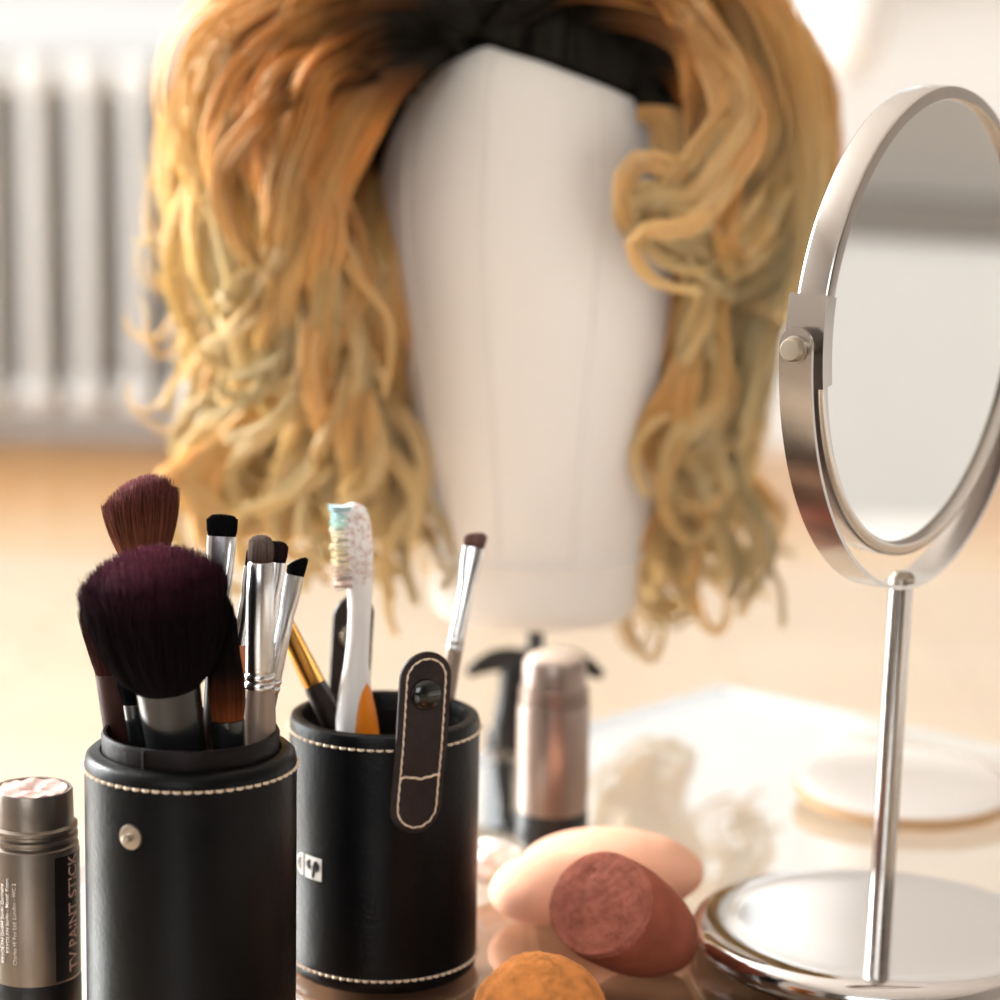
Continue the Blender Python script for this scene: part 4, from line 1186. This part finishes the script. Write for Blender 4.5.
LEFT = [
 [(478, 20, -7), (420, -30, -8), (330, -30, -8), (255, 20, -7), (205, 110, -5), (185, 220, -4), (205, 310, -4), (250, 350, -5), (230, 400, -5)],
 [(465, 30, -8), (400, 5, -9), (330, 20, -10), (262, 80, -9), (240, 160, -8), (270, 235, -7), (300, 290, -7), (260, 345, -7), (205, 370, -6)],
 [(440, 50, -8), (385, 50, -10), (330, 90, -11), (300, 160, -10), (320, 230, -9), (345, 290, -8), (330, 350, -7), (290, 390, -6)],
 [(410, 80, -8), (372, 110, -9), (345, 160, -9), (340, 220, -8), (352, 280, -7), (345, 340, -7), (370, 400, -7), (385, 460, -6), (375, 510, -6)],
 [(470, 15, -7), (390, -50, -5), (280, -30, -3), (205, 50, -1), (172, 160, 0), (180, 250, 0), (215, 310, 0), (195, 380, 1), (175, 400, 1)],
 [(450, 0, -5), (350, -50, -3), (245, 0, 0), (195, 120, 1), (200, 240, 1), (240, 330, 0), (225, 410, 0), (190, 470, 0), (210, 515, 0), (275, 525, 0), (315, 490, 0)],
 [(440, 10, -3), (340, -30, 0), (260, 60, 1), (235, 180, 1), (260, 290, 0), (300, 370, -1), (280, 430, -1), (215, 440, -1), (190, 490, -1), (235, 520, -1)],
 [(430, 30, -5), (350, 30, -6), (300, 110, -6), (285, 210, -5), (310, 310, -5), (350, 390, -5), (330, 450, -5), (270, 490, -4), (290, 540, -4)],
 [(420, 60, -6), (365, 80, -6), (335, 170, -5), (345, 270, -4), (365, 360, -4), (395, 430, -4), (385, 500, -4), (410, 560, -3), (425, 590, -3)],
 [(430, 40, -2), (350, 40, 2), (310, 150, 3), (320, 270, 3), (350, 370, 2), (375, 450, 2), (350, 510, 2), (300, 520, 2)],
 [(440, 10, 0), (330, 0, 4), (260, 110, 6), (260, 240, 6), (310, 340, 5), (330, 420, 5), (280, 480, 5), (250, 520, 5)],
 [(430, 40, 0), (350, 60, 4), (330, 180, 6), (350, 290, 6), (390, 390, 5), (400, 480, 5), (430, 560, 5)],
]
RIGHT = [
 [(500, 30, -7), (570, -20, -9), (660, -10, -10), (730, 40, -11), (760, 105, -12), (735, 160, -12), (685, 195, -12), (645, 205, -12), (655, 235, -11), (700, 240, -10)],
 [(530, 40, -7), (610, 10, -9), (690, 30, -10), (730, 100, -10), (745, 170, -9), (735, 225, -9), (760, 255, -8), (800, 240, -8), (815, 200, -7)],
 [(510, 20, -6), (600, -40, -7), (710, -20, -7), (790, 50, -6), (815, 140, -6), (795, 215, -7), (745, 250, -8), (705, 225, -9), (690, 180, -9)],
 [(520, 10, -5), (620, -50, -4), (740, -20, -2), (820, 60, -1), (845, 140, 0), (820, 230, -1), (775, 300, -2), (790, 370, -2), (760, 430, -2)],
 [(600, 70, -7), (660, 60, -8), (700, 100, -9), (705, 170, -8), (712, 250, -7), (700, 320, -6), (715, 390, -5), (690, 450, -5), (700, 500, -5)],
 [(640, 100, -7), (675, 110, -8), (688, 180, -7), (700, 270, -6), (692, 340, -6), (675, 410, -5), (672, 465, -5), (705, 490, -5), (740, 470, -5)],
 [(560, 20, -4), (660, -10, -3), (750, 60, -2), (790, 160, -1), (770, 260, -1), (740, 330, -1), (765, 400, -1), (735, 460, -1), (745, 520, -1), (775, 565, -1), (765, 600, -1)],
 [(560, 30, -2), (660, 20, 1), (730, 110, 3), (750, 230, 3), (720, 330, 3), (740, 410, 3), (700, 470, 3), (660, 520, 3), (690, 570, 3)],
 [(580, 50, -2), (660, 50, 3), (700, 160, 5), (720, 280, 5), (690, 380, 5), (700, 450, 5), (660, 500, 6), (640, 560, 7)],
 [(540, 10, 0), (650, -20, 4), (750, 70, 6), (790, 190, 6), (760, 300, 6), (730, 390, 6), (750, 450, 6), (700, 510, 6)],
]
# prominent hand placed locks, then jittered fill
LEFT = [[(x-(24 if x > 290 and k > 1 else 0)+(20 if x < 235 else 0), y, d) for k, (x, y, d) in enumerate(g)] for g in LEFT]
RIGHT = [[(x-(26 if x > 715 and k > 1 else 0) - (22 if x > 775 else 0), y, d) for k, (x, y, d) in enumerate(g)] for g in RIGHT]
for g in LEFT:
    lock(G(g), .0060, 44, .008, 2.0, RNG.random()*6, dark=.045)
    for k in range(8):
        lock(G(J(g, 20, 24)), .0035+.004*RNG.random(), 28, .012+.012*RNG.random(), 1.1+.9*RNG.random(), RNG.random()*6, dark=.04+.02*RNG.random())
for g in RIGHT:
    lock(G(g), .0075, 56, .004, 2.0, RNG.random()*6, dark=.055, fray=.25)
    for k in range(8):
        lock(G(J(g, 14, 20)), .0035+.004*RNG.random(), 28, .005+.009*RNG.random(), 1.1+.8*RNG.random(), RNG.random()*6, dark=.05+.02*RNG.random())
for k in range(6):
    e = RNG.normal()*15
    lock(G([(330+e, 290, -3), (290, 380+e, -3), (232, 432, -3), (194+e, 480, -3), (200, 522+e, -3), (260, 532, -3), (318, 508+e, -3), (322, 470, -3)]), .0035, 24, .002, 1, RNG.random()*6, dark=.002, tone=.85)
for k in range(12):
    e = RNG.normal()*9
    lock(G([(430+e, 110, -1), (385+e, 190, -3), (370+e, 270, -5), (378+e, 340, -4.5), (394+e, 410, -3.5+RNG.random()*3), (388+e*2, 480, -3), (408+e*2, 545, -3)]), .006, 26, .008, 1.6, RNG.random()*6, dark=.004)
for k in range(14):
    e, f_ = RNG.normal()*22, RNG.normal()*12
    lock(G([(600, 120, 9), (680+e, 220, 12), (690+e, 340, 13), (650+e, 430, 14), (685+e, 490, 15), (640+e, 540+f_, 15.5), (655+e, 590+f_, 15), (620+e, 580+f_, 14)]), .005, 26, .012, 1.5, RNG.random()*6, dark=.004)
for k in range(8):
    e, f_ = RNG.normal()*16, RNG.normal()*12
    lock(G([(700, 120, 8), (760+e, 240, 10), (740+e, 360, 11), (700+e, 440, 12), (740+e, 480, 13), (765+e, 520+f_, 13.5), (740+e, 560+f_, 13), (770+e, 575+f_, 13)]), .004, 24, .010, 1.4, RNG.random()*6, dark=.004)
# strands framing the face on the left and the right
for k in range(16):
    e = RNG.normal()*14
    lock(G([(438+e*.5, 40, -8.5), (412+e*.7, 60, -9.8), (368+e, 92, -10.2), (338+e, 140, -10.2), (320+e, 200, -9.6), (318+e, 270, -8.6), (332+e*1.5, 330, -8), (352+e*1.5, 390, -7.5)]), .0034, 22, .009, 1.8, RNG.random()*6, dark=.034)
for k in range(6):
    e = RNG.normal()*6
    lock(G([(648+e, 112, -9), (668+e, 120, -9.5), (676+e, 160, -10), (690+e, 220, -9), (706+e, 290, -8), (694+e*2, 360, -7)]), .005, 26, .004, 1.5, RNG.random()*6, dark=.03)
# back of the wig
for k in range(110):
    a = RNG.uniform(math.radians(80), math.radians(280)); sx, cy = math.sin(a), -math.cos(a)
    side = 1 if sx > 0 else 0
    rx = (.118 if sx > 0 else .165); ry = .125; q = RNG.uniform(.72, .98)
    y_ = cy
    yend = RNG.uniform(440, 560)
    pts = [(xl(490)+.02*sx, .02*cy, ZTOP+.004), (rx*.5*sx*q, ry*.55*cy*q, ZTOP+.018), (rx*.85*sx*q, ry*.85*cy*q, zl(20)), (rx*sx*q, ry*cy*q, zl(140)), (rx*sx*q*.95, ry*cy*q, zl(260)), (rx*sx*q*.88, ry*cy*q*.98, zl(370)), (rx*sx*q*.78, ry*cy*q*.95, zl(yend))]
    lock(pts, .010, 26, .012, RNG.uniform(1.5, 3), RNG.random()*6, dark=.06)
# top: from the parting sweeping to either side
for k in range(60):
    sg = -1 if k % 2 else 1; y0 = RNG.uniform(-.075, .05); spread = RNG.uniform(.5, 1)
    rx = .120 if sg > 0 else .165
    pts = [(xl(485), y0, np.interp(y0, [-.09, -.05, 0, .05], [zl(40), zl(-10), ZTOP+.003, ZTOP])), (xl(485)+sg*.035, y0*1.15-.005, zl(-35)), (sg*rx*.62, y0*1.2, zl(-30)), (sg*rx*.9*spread**.2, y0*1.15, zl(40)), (sg*rx*spread**.2, y0, zl(130)), (sg*rx*.93, y0*.9, zl(230)), (sg*rx*.86, y0*.9, zl(300))]
    lock(pts, .010, 30, .009, RNG.uniform(1, 2.4), RNG.random()*6, dark=.05)
# hairline roots combed back from the face
for k in range(90):
    a = math.radians(RNG.uniform(-58, 60)); h0 = hairline(a); p0 = hsurf(a, h0+.002, .003); sg = -1 if math.degrees(a) < -17 else 1
    p1 = hsurf(a + sg*.12, min(h0+.030, ZTOP-.006), .010); p2 = hsurf(a + sg*.40, min(h0+.045, ZTOP-.004), .020) + Vector((sg*.018, 0, .004))
    kx = .045 if sg < 0 else .022
    p3 = p2 + Vector((sg*kx, .012, -.012)); p4 = p3 + Vector((sg*kx*.4, .015, -.06))
    lock([tuple(p) for p in (p0, p1, p2, p3, p4)], .006, 22, .002, 1, RNG.random()*6, dark=.055, fray=.3)
# fly-away hairs at the left, and small end curls
for k in range(16):
    x0, y0 = RNG.uniform(185, 215), RNG.uniform(120, 420)
    lock(G([(x0+20, y0-60, -1), (x0, y0, -1), (x0-30, y0+25, -1), (x0-45-20*RNG.random(), y0+RNG.uniform(-30, 60), -1)]), .003, 5, .006, 1.5, RNG.random()*6, dark=.001, r0=.0003)
for (px, py) in ((640, 560), (655, 575), (690, 520), (720, 545)):
    lock(G([(px+10, py-70, -2), (px-15, py-20, -2), (px-25, py+40, -2), (px-5, py+85, -2), (px+12, py+60, -2), (px+5, py+30, -2)]), .003, 9, .003, 1.5, RNG.random()*6, dark=.001)
HPa = np.array(HP); print('HAIR strands', HPa.shape)
me = strands_mesh('hair', HPa, np.array(HR), np.array(HA), np.array(HT))
hair = link('hair', me, M['hair'], wig)
hair['kind'] = 'stuff'

# ------------------------------------------------------------------ render settings
sc.view_settings.view_transform = 'Standard'; sc.view_settings.look = 'None'
sc.view_settings.exposure = 0.5; sc.view_settings.gamma = 1; sc.view_settings.use_curve_mapping = False
sc.cycles.use_denoising = True
sc.cycles.max_bounces = 10; sc.cycles.diffuse_bounces = 5; sc.cycles.glossy_bounces = 6; sc.cycles.transparent_max_bounces = 16
sc.cycles.sample_clamp_indirect = 6
bpy.context.view_layer.update()
